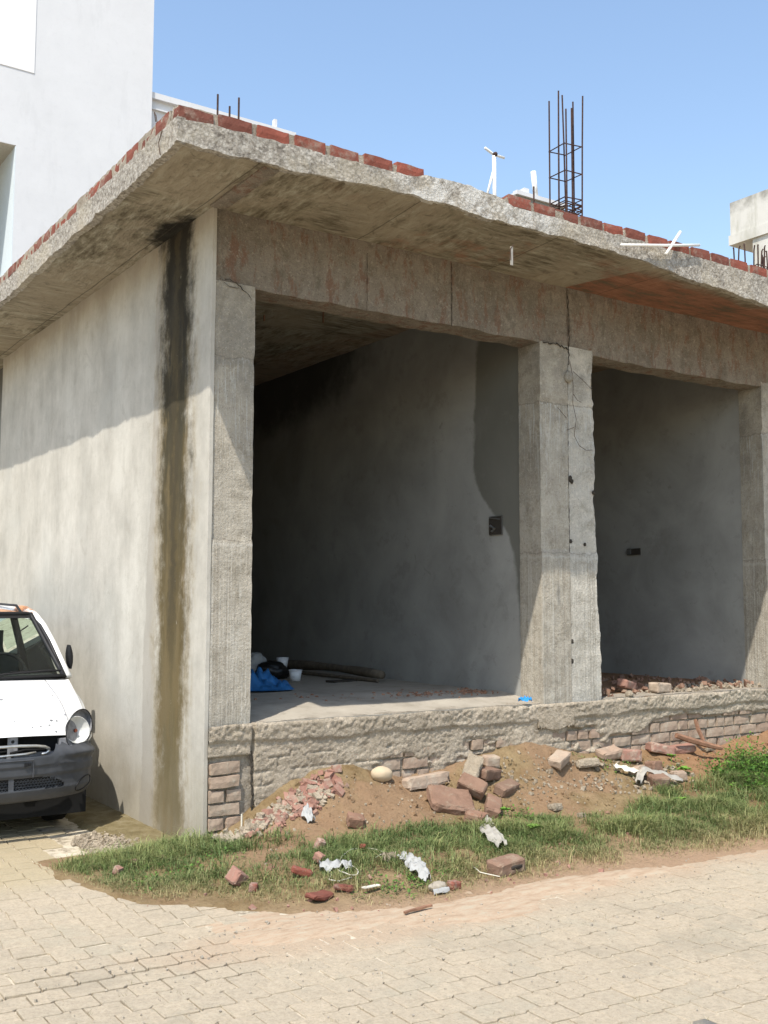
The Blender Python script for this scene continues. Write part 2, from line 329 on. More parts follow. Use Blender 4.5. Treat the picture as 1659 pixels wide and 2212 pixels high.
    m['wire'] = plain('tie_wire', (.09, .055, .035), .7, .4)
    # car
    g = G('white_car_paint', .32, .5); P = g.co()
    c = g.mix(g.map(g.noise(3, 5), .5, .8, 0, .12), (.80, .80, .78), (.62, .60, .55))
    ch = g.math('MULTIPLY', g.map(g.noise(23, 5, .7), .70, .73), g.map(g.noise(4, 2), .5, .56)); c = g.mix(ch, c, (.16, .12, .10))
    x, y, z = g.xyz()
    rs = g.math('ADD', g.math('POWER', g.math('DIVIDE', g.math('ADD', x, .74), .5), 2.0), g.math('POWER', g.math('DIVIDE', g.math('SUBTRACT', y, 2.42), .30), 2.0))
    rm = g.math('MULTIPLY', g.map(g.math('ADD', rs, g.math('MULTIPLY', g.noise(9, 6, .8), 2.0)), 1.3, 1.75, 1, 0), g.map(z, 1.45, 1.5))
    c = g.mix(rm, c, g.ramp(g.noise(14, 5), [(.35, (.13, .045, .02)), (.6, (.50, .25, .12))]))
    g.b.inputs['Coat Weight'].default_value = .5; m['paint'] = g.out(c, g.mix(rm, .32, .9))
    m['bumper'] = plain('grey_bumper_plastic', (.056, .060, .068), .5, spec=.4, var=.25, sc_=6)
    m['black'] = plain('black_plastic', (.012, .012, .013), .55)
    m['void'] = plain('engine_bay_black', (.006, .006, .006), .9)
    m['trim'] = plain('worn_chrome', (.60, .59, .56), .3, .8, var=.15)
    m['silver'] = plain('lamp_reflector', (.60, .60, .57), .3, .1, var=.1)
    m['lampgrey'] = plain('lamp_housing', (.24, .24, .25), .5, var=.3)
    m['bulb'] = plain('amber_bulb', (.16, .05, .03), .3)
    m['rubber'] = plain('tyre_rubber', (.007, .007, .007), .9)
    m['seat'] = plain('seat_fabric', (.06, .065, .06), .9)
    m['dash'] = plain('dashboard_vinyl', (.035, .04, .037), .8)
    g = G('car_glass', .05, .5); g.b.inputs['Base Color'].default_value = (0.02, .03, .028, 1)
    tr = g.n.new('ShaderNodeBsdfTransparent'); tr.inputs[0].default_value = (.72, .80, .76, 1)
    mx = g.n.new('ShaderNodeMixShader'); fr = g.n.new('ShaderNodeFresnel'); fr.inputs[0].default_value = 1.45
    gl = g.n.new('ShaderNodeBsdfGlossy'); gl.inputs['Roughness'].default_value = .03; gl.inputs[0].default_value = (.9, .95, .95, 1)
    o = g.n['Material Output']; g.L(fr.outputs[0], mx.inputs[0]); g.L(tr.outputs[0], mx.inputs[1]); g.L(gl.outputs[0], mx.inputs[2]); g.L(mx.outputs[0], o.inputs[0]); m['glass'] = g.m
    # litter
    m['tarp'] = plain('blue_tarpaulin', (.02, .12, .30), .45, spec=.5, var=.3, sc_=9)
    m['bluebag'] = plain('bright_blue_plastic', (.03, .25, .60), .45, var=.2)
    m['bucket'] = plain('white_plastic', (.72, .73, .74), .4, var=.04)
    m['blackbag'] = plain('black_bag', (.008, .008, .008), .5, spec=.5)
    m['cloth'] = plain('dirty_white_cloth', (.33, .31, .27), .95, var=.15, sc_=25)
    m['paper'] = plain('white_litter', (.34, .34, .325), .8, var=.1)
    m['matroll'] = plain('rolled_mat', (.13, .105, .075), .95, var=.3, sc_=14, bump=.4)
    m['wood'] = plain('dry_wood', (.24, .13, .08), .9, var=.3, sc_=20, bump=.4)
    m['orange'] = plain('orange_wrapper', (.45, .10, .03), .6)
    m['string'] = plain('pale_cord', (.62, .58, .48), .9)
    m['straw'] = plain('dry_straw', (.27, .21, .11), .9)
    m['steel'] = plain('galvanised_box', (.20, .20, .19), .5, .6)
    return m
MT = build_mats()

# ------------------------------------------------------------------ object helpers
def tag(o, label=None, cat=None, group=None, kind=None):
    if label: o['label'] = label
    if cat: o['category'] = cat
    if group: o['group'] = group
    if kind: o['kind'] = kind
    return o
def thing(name, label, cat, loc=(0, 0, 0), rot=(0, 0, 0), group=None):
    o = bpy.data.objects.new(name, None); COL.objects.link(o); o.location = loc; o.rotation_euler = rot
    o.empty_display_size = .1
    return tag(o, label, cat, group)
def link(name, me, mat=None, parent=None, loc=None, rot=None):
    if mat is not None and not me.materials: me.materials.append(MT[mat] if isinstance(mat, str) else mat)
    o = bpy.data.objects.new(name, me); COL.objects.link(o)
    if parent: o.parent = parent
    if loc is not None: o.location = loc
    if rot is not None: o.rotation_euler = rot
    return o
class MB:
    def __init__(s): s.v = []; s.f = []
    def add(s, v, f):
        n = len(s.v); s.v.extend([tuple(map(float, p)) for p in v]); s.f.extend([tuple(i+n for i in q) for q in f]); return s
    def box(s, a, b, rz=0, c=None):
        x0, y0, z0 = a; x1, y1, z1 = b
        v = [(x0,y0,z0),(x1,y0,z0),(x1,y1,z0),(x0,y1,z0),(x0,y0,z1),(x1,y0,z1),(x1,y1,z1),(x0,y1,z1)]
        return s.add(v, [(0,3,2,1),(4,5,6,7),(0,1,5,4),(1,2,6,5),(2,3,7,6),(3,0,4,7)])
    def tube(s, pts, r, n=8, cap=True):
        pts = [Vector(p) for p in pts]; rs = r if isinstance(r, (list, tuple)) else [r]*len(pts)
        up = None; rings = []
        for i, p in enumerate(pts):
            d = (pts[min(i+1, len(pts)-1)]-pts[max(i-1, 0)]).normalized()
            if up is None: up = d.orthogonal().normalized()
            else:
                up = (up-d*up.dot(d))
                up = up.normalized() if up.length > 1e-6 else d.orthogonal().normalized()
            sd_ = d.cross(up)
            rings.append([p+(up*math.cos(2*PI*k/n)+sd_*math.sin(2*PI*k/n))*rs[i] for k in range(n)])
        v = [q for R in rings for q in R]; f = []
        for i in range(len(pts)-1):
            for k in range(n): f.append((i*n+k, i*n+(k+1) % n, (i+1)*n+(k+1) % n, (i+1)*n+k))
        if cap: f.append(tuple(range(n))[::-1]); f.append(tuple((len(pts)-1)*n+k for k in range(n)))
        return s.add(v, f)
    def grid(s, fn, nu, nv, skip=None):
        v = [fn(i/nu, j/nv) for j in range(nv+1) for i in range(nu+1)]
        f = [(j*(nu+1)+i, j*(nu+1)+i+1, (j+1)*(nu+1)+i+1, (j+1)*(nu+1)+i) for j in range(nv) for i in range(nu) if not (skip and skip((i+.5)/nu, (j+.5)/nv))]
        return s.add(v, f)
    def prism(s, poly, axis, a, b):   # poly of 2D points extruded along axis
        n = len(poly)
        def P(p, t): return {'y': (p[0], t, p[1]), 'x': (t, p[0], p[1]), 'z': (p[0], p[1], t)}[axis]
        v = [P(p, a) for p in poly]+[P(p, b) for p in poly]
        f = [tuple(range(n)), tuple(range(2*n-1, n-1, -1))]+[(i, i+n, (i+1) % n+n, (i+1) % n) for i in range(n)]
        return s.add(v, f)
    def mesh(s, name, smooth=False, fix=True):
        me = bpy.data.meshes.new(name); me.from_pydata(s.v, [], s.f)
        if fix:
            bm = bmesh.new(); bm.from_mesh(me); bmesh.ops.recalc_face_normals(bm, faces=bm.faces); bm.to_mesh(me); bm.free()
        if smooth: me.polygons.foreach_set('use_smooth', [True]*len(me.polygons))
        me.update(); return me
    def build(s, name, mat, parent=None, smooth=False, loc=None, rot=None, fix=True): return link(name, s.mesh(name, smooth, fix), mat, parent, loc, rot)
def np_mesh(name, V, Fc, smooth=True):
    me = bpy.data.meshes.new(name); me.from_pydata(V.tolist(), [], Fc.tolist() if hasattr(Fc, 'tolist') else Fc)
    if smooth: me.polygons.foreach_set('use_smooth', [True]*len(me.polygons))
    me.update(); return me
def lattice(x0, x1, y0, y1, z0, z1, res, faces='xXyYzZ'):
    lo = np.array([x0, y0, z0], float); hi = np.array([x1, y1, z1], float); V = []; Fc = []; n0 = 0
    for ch in faces:
        ax = 'xyz'.index(ch.lower()); u, v = [(1, 2), (0, 2), (0, 1)][ax]
        nu = max(1, int(round((hi[u]-lo[u])/res))); nv = max(1, int(round((hi[v]-lo[v])/res)))
        a, b = np.meshgrid(np.linspace(lo[u], hi[u], nu+1), np.linspace(lo[v], hi[v], nv+1))
        P = np.zeros((a.size, 3)); P[:, u] = a.ravel(); P[:, v] = b.ravel(); P[:, ax] = hi[ax] if ch.isupper() else lo[ax]
        i, j = np.meshgrid(np.arange(nu), np.arange(nv)); k = (j*(nu+1)+i).ravel()
        q = np.stack([k, k+1, k+nu+2, k+nu+1], 1)
        if (ch.isupper()) == (ax == 1): q = q[:, ::-1]
        V.append(P); Fc.append(q+n0); n0 += len(P)
    return np.concatenate(V), np.concatenate(Fc)
def rough_box(name, b, res, amp=.006, s=9.0, mat='concrete', parent=None, warp=None, faces='xXyYzZ', seed=0, smooth=True):
    V, Fc = lattice(*b, res, faces)
    D = np.stack([fbm(V*s+11, 4, seed, .6), fbm(V*s+51, 4, seed+9, .6), fbm(V*s+91, 4, seed+17, .6)], 1)*amp
    W = V+D
    if warp: W = warp(V, W)
    return link(name, np_mesh(name, W, Fc, smooth), mat, parent)
def chip_mesh(name, L, D, H, seed, res=.02, amp=.006, chip=.5, s=16.0):
    """a brick or lump centred in x, y with its base at z=0, worn corners"""
    V, Fc = lattice(-L/2, L/2, -D/2, D/2, 0, H, res)
    C = V-np.array([0, 0, H/2]); h = np.array([L/2, D/2, H/2]); e = np.abs(C)/h
    es = np.sort(e, 1); edge = np.clip((es[:, 1]-.8)/.2, 0, 1)
    n = fbm(V*s+seed*3.7, 3, seed, .6)
    C = C*(1-(edge*(.05+chip*.14*np.clip(n+.35, 0, 1)))[:, None])
    Dd = np.stack([fbm(V*s+11+seed, 3, seed), fbm(V*s+51+seed, 3, seed+9), fbm(V*s+91+seed, 3, seed+17)], 1)*amp
    me = np_mesh(name, C+Dd+np.array([0, 0, H/2]), Fc, False)
    bm = bmesh.new(); bm.from_mesh(me); bmesh.ops.remove_doubles(bm, verts=bm.verts, dist=min(.0035, res*.3)); bmesh.ops.recalc_face_normals(bm, faces=bm.faces); bm.to_mesh(me); bm.free()
    me.update(); return me
def small_brick(name, L, D, H, seed, mat):
    bm = bmesh.new(); bmesh.ops.create_cube(bm, size=1.0)
    for v in bm.verts: v.co = Vector((v.co.x*L, v.co.y*D, v.co.z*H))
    bmesh.ops.bevel(bm, geom=list(bm.edges), offset=.007, segments=1, affect='EDGES')
    R = random.Random(seed)
    for v in bm.verts: v.co += Vector((R.uniform(-1, 1), R.uniform(-1, 1), R.uniform(-1, 1)))*.0035
    me = bpy.data.meshes.new(name); bm.to_mesh(me); bm.free(); me.materials.append(MT[mat]); return me
def blob_mesh(name, rx, ry, rz, seed, amp=.15, sub=3, s=1.6, flat=False):
    bm = bmesh.new(); bmesh.ops.create_icosphere(bm, subdivisions=sub, radius=1.0)
    P = np.array([v.co[:] for v in bm.verts]); n = fbm(P*s+seed*5.1, 4, seed, .6)
    for v, k in zip(bm.verts, n): v.co = Vector((v.co.x*rx, v.co.y*ry, v.co.z*rz))*(1+amp*k)
    me = bpy.data.meshes.new(name); bm.to_mesh(me); bm.free()
    me.polygons.foreach_set('use_smooth', [not flat]*len(me.polygons)); return me

# ------------------------------------------------------------------ terrain function (metres; house corner at the origin)
def Hw(x): return np.interp(x, [-.9,-.3,0,.25,.55,.85,1.1,1.4,1.6,1.9,2.3,2.7,3.0,3.3,4,5,5.8,8,12], [0,.04,.1,.17,.37,.48,.49,.39,.33,.37,.46,.52,.48,.39,.36,.34,.42,.45,.45])
def ye(x): return np.interp(x, [-.96,-.85,-.74,-.34,.22,.76,1.63,2.43,3.18,6,12], [0,-.44,-.84,-1.15,-1.62,-1.72,-1.71,-1.83,-1.88,-2.1,-2.4])
def terr(x, y):
    x = np.asarray(x, float); y = np.asarray(y, float)
    d = np.maximum(-y, 0); b = .09*sm((y-ye(x))/.8)*sm((x+.95)/.7); h = Hw(x)
    m = np.maximum(h-.09, 0)*np.maximum(1-d/.85, 0)**1.5
    t = b*np.where(h > .09, 1, h/.09)+m
    return t*np.where((y > 0) & (x < 0.02), np.exp(-(np.maximum(y, 0)/.16)**2), 1)
def terr_full(x, y):
    x = np.asarray(x, float); y = np.asarray(y, float); z = terr(x, y)
    P = np.stack([x.ravel(), y.ravel(), np.zeros(x.size)], 1)
    n = fbm(P*3.0, 5, 3, .6).reshape(x.shape); c = fbm(P*14.0, 4, 8, .6).reshape(x.shape)
    k = sm((z)/.12)
    inside = sm((y-ye(x)+.26)/.30)*sm((x+1.1)/.25)
    hole = .10*np.exp(-(((x-2.95)/.30)**2+((y+.30)/.10)**2))
    return z+k*(.035*n+.014*c)+.006*c-.022*(1-inside)+.006*inside-hole
def tz(x, y): return float(terr_full(np.array([x]), np.array([y]))[0])

# ------------------------------------------------------------------ ground, verge, road
mb = MB(); mb.add([(-400, -400, -.06), (400, -400, -.06), (400, 400, -.06), (-400, 400, -.06)], [(0, 1, 2, 3)])
ground = mb.build('ground', 'ground'); tag(ground, kind='structure')

nx, ny = 400, 110
xs = np.linspace(-1.25, 9.0, nx+1); ys = np.linspace(-2.55, .35, ny+1)
X, Y = np.meshgrid(xs, ys); Z = terr_full(X, Y)
V = np.stack([X.ravel(), Y.ravel(), Z.ravel()], 1)
keep = []
for j in range(ny):
    for i in range(nx):
        x, y = xs[i], ys[j]
        if y > .02 and x > 0.0: continue
        keep.append((j*(nx+1)+i, j*(nx+1)+i+1, (j+1)*(nx+1)+i+1, (j+1)*(nx+1)+i))
verge = link('soil_verge', np_mesh('soil_verge', V, keep), 'soil'); tag(verge, kind='structure')

def jz(x, y): return -.0075+.0035*float(vn(np.array([[x*1.7, y*3.1, 0]]), 6)[0])-.012*float(sm(np.array([(-.5-x)/.3]))[0])*math.exp(-((y+1.92)/.24)**4)
road = MB().grid(lambda u, v: (-3.2+9*u, -6+4.75*v, jz(-3.2+9*u, -6+4.75*v)), 90, 60).add([(-9, -12, -.02), (12, -12, -.02), (12, -1.25, -.02), (-9, -1.25, -.02)], [(0, 1, 2, 3)]).build('road', 'sand', smooth=True); tag(road, kind='structure')
lane = MB().add([(-9, -1.245, -.009), (0, -1.245, -.009), (0, 16, -.009), (-9, 16, -.009)], [(0, 1, 2, 3)]).build('side_lane', 'sand'); tag(lane, kind='structure')

PL, PW = .152, .142
def wave(t):                                  # zigzag of the long joint, one period per paver
    t = t % 1.0
    return np.interp(t, [0, .43, .57, 1.0], [0, -.0075, .0075, 0])
def paver_pts(gap=.003, ph=0.0):
    us = [0, .07, .25, .43, .57, .75, .93, 1.0]; a = []; b = []
    for u in us:
        x = (u-.5)*PL; x = max(-PL/2+gap, min(PL/2-gap, x)); a.append((x, -PW/2+gap+float(wave(u+ph)))); b.append((x, PW/2-gap+float(wave(u+ph))))
    return a+b[::-1]
def paver_geo(ph):
    o = paver_pts(.0034, ph); inn = paver_pts(.0056, ph); n = len(o)
    v = [(x, y, -.03) for x, y in o]+[(x, y, -.0025) for x, y in o]+[(x, y, 0) for x, y in inn]
    f = []
    for k in range(2):
        for i in range(n): f.append((k*n+i, k*n+(i+1) % n, (k+1)*n+(i+1) % n, (k+1)*n+i))
    f.append(tuple(2*n+i for i in range(n))); return v, f
def paver_me(ph, mat):
    v, f = paver_geo(ph); m_ = MB().add(v, f).mesh('paver'); m_.materials.append(MT[mat]); return m_
PM = {(ph, mt): paver_me(ph, mt) for ph in (0, .5) for mt in ('paver', 'paver_grey')}
RP = random.Random(5)
camp = np.array([-2.8775, -6.3518])
def edge_main(x): return float(np.interp(x, [-9, -1.2, -.5, 0, .5, 1.2, 2.5, 4, 12], [-1.45, -1.45, -1.5, -1.62, -1.72, -1.72, -1.86, -1.95, -2.4]))
main_p, lane_p = [], []
row = 0; y = -9.0
while y < -1.3:
    x = -7.0+(row % 2)*PL/2
    while x < 8.5:
        if y < edge_main(x)+RP.uniform(-.03, .05): main_p.append((x, y, 0, row))
        x += PL
    y += PW; row += 1
row = 0; x = -5.0
while x < -.05:
    y = -1.38+(row % 2)*PL/2
    while y < 9.5:
        lim = float(np.interp(y, [-1.5, -1.1, -.8, -.4, 0, .3, 1.5], [-.25, -.4, -.72, -.83, -.95, -.8, -.55]))
        if x < lim+RP.uniform(-.03, .05): lane_p.append((x, y, 1, row))
        y += PL
    x += PW; row += 1
def seen(x, y):
    d = Vector((x, y, 0))-cam.matrix_world.translation; z_ = d.dot(w_)
    return z_ > 0 and abs(d.dot(r2)/z_) < .40 and abs(d.dot(u2)/z_) < .52
def put_pavers(lst, parent):
    lst.sort(key=lambda p: (0 if seen(p[0], p[1]) else 1, math.hypot(p[0]-camp[0], p[1]-camp[1])))
    rest = MB()
    for k, (x, y, r, row) in enumerate(lst):
        sink = .02*fbm(np.array([[x*1.1, y*1.1, 0]]), 2, 4)[0]
        lift = RP.uniform(-.0018, .0018)+min(0, sink*.4)
        rz = (PI/2 if r else 0)+RP.gauss(0, .012); dx, dy = RP.gauss(0, .0016), RP.gauss(0, .0016)
        tx, ty = RP.gauss(0, .006), RP.gauss(0, .006)
        ph = .5 if row % 2 else 0
        wide = (r == 0 and -2.15 < y < -1.70 and x < -.62)
        if k < 296:
            dark = (abs(x-.41) < .11 and abs(y+3.57) < .08)
            link('paver', PM[(ph, 'paver_grey' if dark else 'paver')], None, parent, (x+dx, y+dy-.004*wide, lift), (tx, ty, rz)).scale = (1, .90 if wide else 1, 1)
        else:
            v, f = paver_geo(ph); Mx = Matrix.Translation((x, y, lift)) @ Euler((tx, ty, rz)).to_matrix().to_4x4()
            rest.add([Mx @ Vector(q) for q in v], f)
    if rest.v: tag(rest.build('paver_field', 'paver', parent, fix=False), kind='stuff')
put_pavers(main_p, road); put_pavers(lane_p, lane)

# sand blown over the pavers where the two layings meet and along the verge
nx, ny = 210, 90
xs = np.linspace(-2.2, 6.0, nx+1); ys = np.linspace(-2.75, -1.0, ny+1); X, Y = np.meshgrid(xs, ys)
P = np.stack([X.ravel(), Y.ravel(), 0*X.ravel()], 1); n1 = fbm(P*np.array([1.6, 4.5, 1]), 5, 21, .6).reshape(X.shape); n2 = fbm(P*17, 3, 22, .6).reshape(X.shape)
cen = np.interp(X, [-2.2, -1.2, -.6, 0, .8, 2, 4, 6], [-1.42, -1.43, -1.5, -1.68, -1.82, -1.88, -2.0, -2.1])
wid = np.interp(X, [-2.2, -1.2, -.6, 0, .5, 1.2, 2, 6], [.10, .13, .26, .36, .30, .17, .12, .14])
Z = .009*(1-((Y-cen)/(wid*1.1))**2)+.020*n1+.006*n2-.005; Z = Z-.02*sm((-.35-X)/.6); Z = np.clip(Z, -.02, .03)
V = np.stack([X.ravel(), Y.ravel(), Z.ravel()], 1); F = []
for j in range(ny):
    for i in range(nx):
        k = j*(nx+1)+i
        if max(Z[j, i], Z[j, i+1], Z[j+1, i], Z[j+1, i+1]) > -.011: F.append((k, k+1, k+nx+2, k+nx+1))
tag(link('blown_sand', np_mesh('blown_sand', V, F), 'drift'), 'pale orange sand spread over the pavers in front of the verge', 'sand', kind='stuff')

# cracked cement apron at the foot of the side wall
nx, ny = 90, 260
xs = np.linspace(-.98, .01, nx+1); ys = np.linspace(-.25, 6.5, ny+1); X, Y = np.meshgrid(xs, ys)
P = np.stack([X.ravel(), Y.ravel(), 0*X.ravel()], 1); n1 = fbm(P*5, 5, 31, .6).reshape(X.shape); n2 = fbm(P*22, 4, 32, .6).reshape(X.shape)
left = np.interp(Y, [-.25, .2, 1.0, 2.0, 6.5], [-.55, -.62, -.42, -.40, -.40])
k_ = sm((X-left+.12*n1)/.10); brk = np.exp(-(((X+.40)/.20)**2+((Y-.62)/.36)**2))
Z = .030*k_-.014+.006*n2*k_-.034*brk*np.abs(n2)*2.4-.02*sm((brk-.5)/.3)
V = np.stack([X.ravel(), Y.ravel(), Z.ravel()], 1); F = [(j*(nx+1)+i, j*(nx+1)+i+1, (j+1)*(nx+1)+i+1, (j+1)*(nx+1)+i) for j in range(ny) for i in range(nx) if Z[j, i] > -.04]
apron = link('cement_apron', np_mesh('cement_apron', V, F), 'cement'); tag(apron, kind='structure')

# ------------------------------------------------------------------ the unfinished shop building
B = thing('shop_building', 'unfinished grey concrete shop row with open bays and brick edged flat roof', 'building')
HS = 4.235
# -- roof slab
def low(x): return np.interp(x, [-.6, .07, 1.08, 1.97, 2.5, 3.3, 3.84, 4.78, 6, 9], [4.226, 4.232, 4.275, 4.25, 4.262, 4.24, 4.19, 4.14, 4.14, 4.14])
def top(x): return np.interp(x, [-.6, -.39, .9, 1.06, 1.15, 1.45, 1.8, 1.92, 3.05, 4.8, 9], [4.365, 4.382, 4.40, 4.405, 4.44, 4.452, 4.43, 4.388, 4.395, 4.382, 4.382])
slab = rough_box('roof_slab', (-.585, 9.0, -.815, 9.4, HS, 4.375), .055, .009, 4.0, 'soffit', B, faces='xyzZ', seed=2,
    warp=lambda V, W: np.stack([W[:, 0], W[:, 1], W[:, 2]+np.where(V[:, 2] < 4.3, (low(V[:, 0])-4.235)*np.clip(1-(V[:, 1]+.84)/.75, 0, 1), 0)], 1))
def fwarp(V, W):
    z0 = low(V[:, 0]); z1 = top(V[:, 0]); t = (V[:, 2]-4.235)/.14
    P = V*np.array([1, 1, 1]); rag = fbm(np.stack([V[:, 0]*7, V[:, 1]*0, V[:, 2]*0], 1), 4, 44, .65)
    z = z0+(z1-z0)*t+(1-t)*rag*.022+(W[:, 2]-V[:, 2])
    y = W[:, 1]-.006*np.abs(fbm(V*60, 2, 12))*(V[:, 1] < -.8)
    return np.stack([W[:, 0], y, z], 1)
rough_box('slab_edge', (-.61, 6.4, -.84, -.79, 4.235, 4.375), .0125, .010, 13, 'edge', slab, warp=fwarp, faces='xXyzZ', seed=5, smooth=True)
rough_box('slab_edge', (6.4, 9.0, -.84, -.79, 4.20, 4.385), .05, .01, 12, 'edge', slab, faces='XyzZ', seed=6)
def lwarp(V, W):
    t = (V[:, 2]-4.215)/.16; rag = fbm(np.stack([V[:, 1]*6, V[:, 1]*0, V[:, 2]*0], 1), 4, 46, .65)
    return np.stack([W[:, 0]-.006*np.abs(fbm(V*60, 2, 12)), W[:, 1], W[:, 2]+(1-t)*rag*.026], 1)
rough_box('slab_edge', (-.61, -.555, -.84, 5.6, 4.215, 4.378), .0135, .010, 13, 'edge', slab, warp=lwarp, faces='xyzZ', seed=7)
rough_box('slab_edge', (-.61, -.555, 5.6, 9.4, 4.215, 4.38), .06, .01, 12, 'edge', slab, faces='xzZY', seed=8)
rough_box('board_strip', (-.035, .075, -.80, -.035, 4.219, 4.246), .03, .003, 6, 'beam', slab, seed=9)
# bricks along both edges of the slab
def rbrick(l, d, h_, sd_, mt):
    me = chip_mesh('brick', l, d, h_, sd_, .042, .006, .35, 11); me.transform(Matrix.Translation((0, 0, -h_/2))); me.materials.append(MT[mt]); return me
BR = [rbrick(l, .108, .084, 10+k, 'brick') for k, l in enumerate((.232, .226, .236, .110, .23, .205))]
RB = random.Random(8)
def brick_run(x0, x1, axis, base, lat, me_bias=0.0, group=None):
    x = x0
    while x < x1:
        k = RB.choice([0, 1, 2, 4, 5, 0, 1, 2, 3]) if RB.random() > me_bias else RB.choice([0, 1, 2, 4])
        l = (.232, .226, .236, .110, .23, .205)[k]
        p = (x+l/2, lat+RB.uniform(-.006, .008), base(x)+.041+RB.uniform(-.003, .004)); r = RB.gauss(0, .012)
        if axis == 'x': link('brick', BR[k], None, slab, p, (RB.gauss(0, .02), RB.gauss(0, .012), r))
        else: link('brick', BR[k], None, slab, (p[1], p[0], p[2]), (RB.gauss(0, .012), RB.gauss(0, .012), PI/2+r))
        x += l+RB.uniform(.012, .028)
brick_run(-.606, 1.05, 'x', lambda x: float(top(x))-.004, -.782, 1.0)
brick_run(1.885, 8.8, 'x', lambda x: float(top(x))-.004, -.782, .4)
brick_run(-.70, 9.2, 'y', lambda x: 4.376, -.556, .6)
rough_box('mortar_bed', (-.60, 1.06, -.824, -.74, 4.37, 4.457), .02, .012, 20, 'plinthg', slab, faces='xXyYZ', seed=21)
rough_box('mortar_bed', (1.88, 8.8, -.824, -.74, 4.37, 4.455), .022, .012, 20, 'plinthg', slab, faces='xXyYZ', seed=22)
rough_box('mortar_bed', (-.604, -.52, -.72, 9.2, 4.37, 4.458), .024, .012, 20, 'plinthg', slab, faces='xXyYZ', seed=23)

# -- side wall
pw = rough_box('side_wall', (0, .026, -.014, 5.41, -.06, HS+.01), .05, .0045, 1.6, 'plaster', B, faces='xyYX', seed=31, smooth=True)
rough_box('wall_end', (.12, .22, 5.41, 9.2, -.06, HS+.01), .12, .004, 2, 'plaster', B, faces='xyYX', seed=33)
# -- pillars (lift joints at 2.0 and 3.24 m)
def pwarp(seed, jag=0):
    def f(V, W):
        z = V[:, 2]+.02*fbm(np.stack([V[:, 0]*9, V[:, 1]*9, V[:, 2]*0], 1), 3, seed)
        step = .010*(z < 2.01)-.004*(np.abs(z-2.01) < .03)-.006*(np.abs(z-3.24) < .03)+.005*(z > 3.24)
        W = W.copy(); fr = V[:, 1] < .01; W[fr, 1] -= step[fr]
        if jag:
            r = (V[:, 0] > jag-.001); c = np.clip(fbm(np.stack([V[:, 2]*5, V[:, 2]*0, V[:, 2]*0], 1), 4, seed+3, .7)+.05, -.3, 1)*.035
            W[r, 0] -= c[r]; W[r, 0] += np.interp(V[r, 2], [.75, 2, 3.3, 3.45, 3.7], [.035, .012, -.01, -.03, .0])
        return W
    return f
rough_box('pillar', (.030, .325, 0, .24, .70, 3.74), .022, .0055, 9, 'concrete', B, pwarp(41), 'xXyY', 41)
rough_box('wall_joint', (.022, .05, .012, .05, .0, 4.2), .012, .009, 25, 'plinthg', B, None, 'xXy', 42)
rough_box('pillar', (2.922, 3.232, 0, .26, .73, 3.735), .022, .0055, 9, 'concrete', B, pwarp(43), 'xXyY', 43)
rough_box('pillar', (3.240, 3.535, .006, .27, .73, 3.735), .022, .009, 9, 'concrete_pale', B, pwarp(44, 3.535), 'xXyY', 44)
rough_box('pillar', (5.80, 6.12, 0, .26, .73, 3.74), .024, .0055, 9, 'concrete', B, pwarp(45), 'xXyY', 45)
rough_box('pillar', (6.13, 6.44, .005, .26, .73, 3.74), .03, .008, 9, 'concrete', B, pwarp(46), 'xXyY', 46)
rough_box('pillar', (8.65, 8.98, 0, .26, .73, 3.74), .05, .008, 9, 'concrete', B, None, 'xXyY', 47)
# -- beams
def bwarp(a, b, zb):
    def f(V, W):
        W = W.copy(); lo_ = V[:, 2] < zb+.01
        n = fbm(np.stack([V[:, 0]*4, V[:, 0]*0, V[:, 0]*0], 1), 4, int(a*10)+5, .65)
        W[lo_, 2] += n[lo_]*.018
        fr = V[:, 1] < .02; W[fr, 1] += (-.010*(fbm(np.stack([np.floor(V[:, 0]/.78)*3.3, V[:, 0]*0, V[:, 0]*0], 1), 1, 3)))[fr]
        return W
    return f
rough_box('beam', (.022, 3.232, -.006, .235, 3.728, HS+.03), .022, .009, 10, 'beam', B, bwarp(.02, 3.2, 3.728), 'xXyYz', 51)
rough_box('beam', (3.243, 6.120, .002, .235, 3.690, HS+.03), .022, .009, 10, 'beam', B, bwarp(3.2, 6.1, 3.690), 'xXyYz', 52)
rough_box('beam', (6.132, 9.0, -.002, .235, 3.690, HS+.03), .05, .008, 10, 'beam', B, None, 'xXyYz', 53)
# formwork seams in the beams and cracks at the joints
def crack(pts, r, name='crack', parent=B, mat='gunk', seed=0, jit=.006):
    R = random.Random(seed); out = []
    for a, b in zip(pts[:-1], pts[1:]):
        a = Vector(a); b = Vector(b); n = max(2, int((b-a).length/.02))
        for i in range(n): out.append(a.lerp(b, i/n)+Vector((R.uniform(-jit, jit), R.uniform(-.002, .001), R.uniform(-jit, jit))))
    out.append(Vector(pts[-1])); MB().tube(out, [r*R.uniform(.35, 1.3) for _ in out], 5).build(name, mat, parent)
crack([(1.23, -.011, 3.72), (1.23, -.011, 4.15)], .0022, 'seam', seed=1, jit=.002)
crack([(2.01, -.012, 3.72), (2.01, -.012, 4.22)], .0032, 'seam', seed=2, jit=.002)
crack([(3.245, -.008, 3.58), (3.25, -.008, 3.9), (3.24, -.008, 4.22)], .004, seed=3, jit=.007)
crack([(2.96, -.014, 3.728), (3.10, -.014, 3.732), (3.24, -.014, 3.70)], .006, seed=4, jit=.012)
crack([(.09, -.013, 3.745), (.16, -.013, 3.75), (.25, -.013, 3.70), (.29, -.012, 3.64)], .0028, seed=5, jit=.012)
crack([(.08, -.013, 3.73), (.15, -.013, 3.70), (.20, -.013, 3.71)], .002, seed=6, jit=.012)
crack([(3.237, .002, .80), (3.236, .002, 2.0), (3.236, .006, 3.55)], .003, 'joint_gap', seed=7, jit=.003)
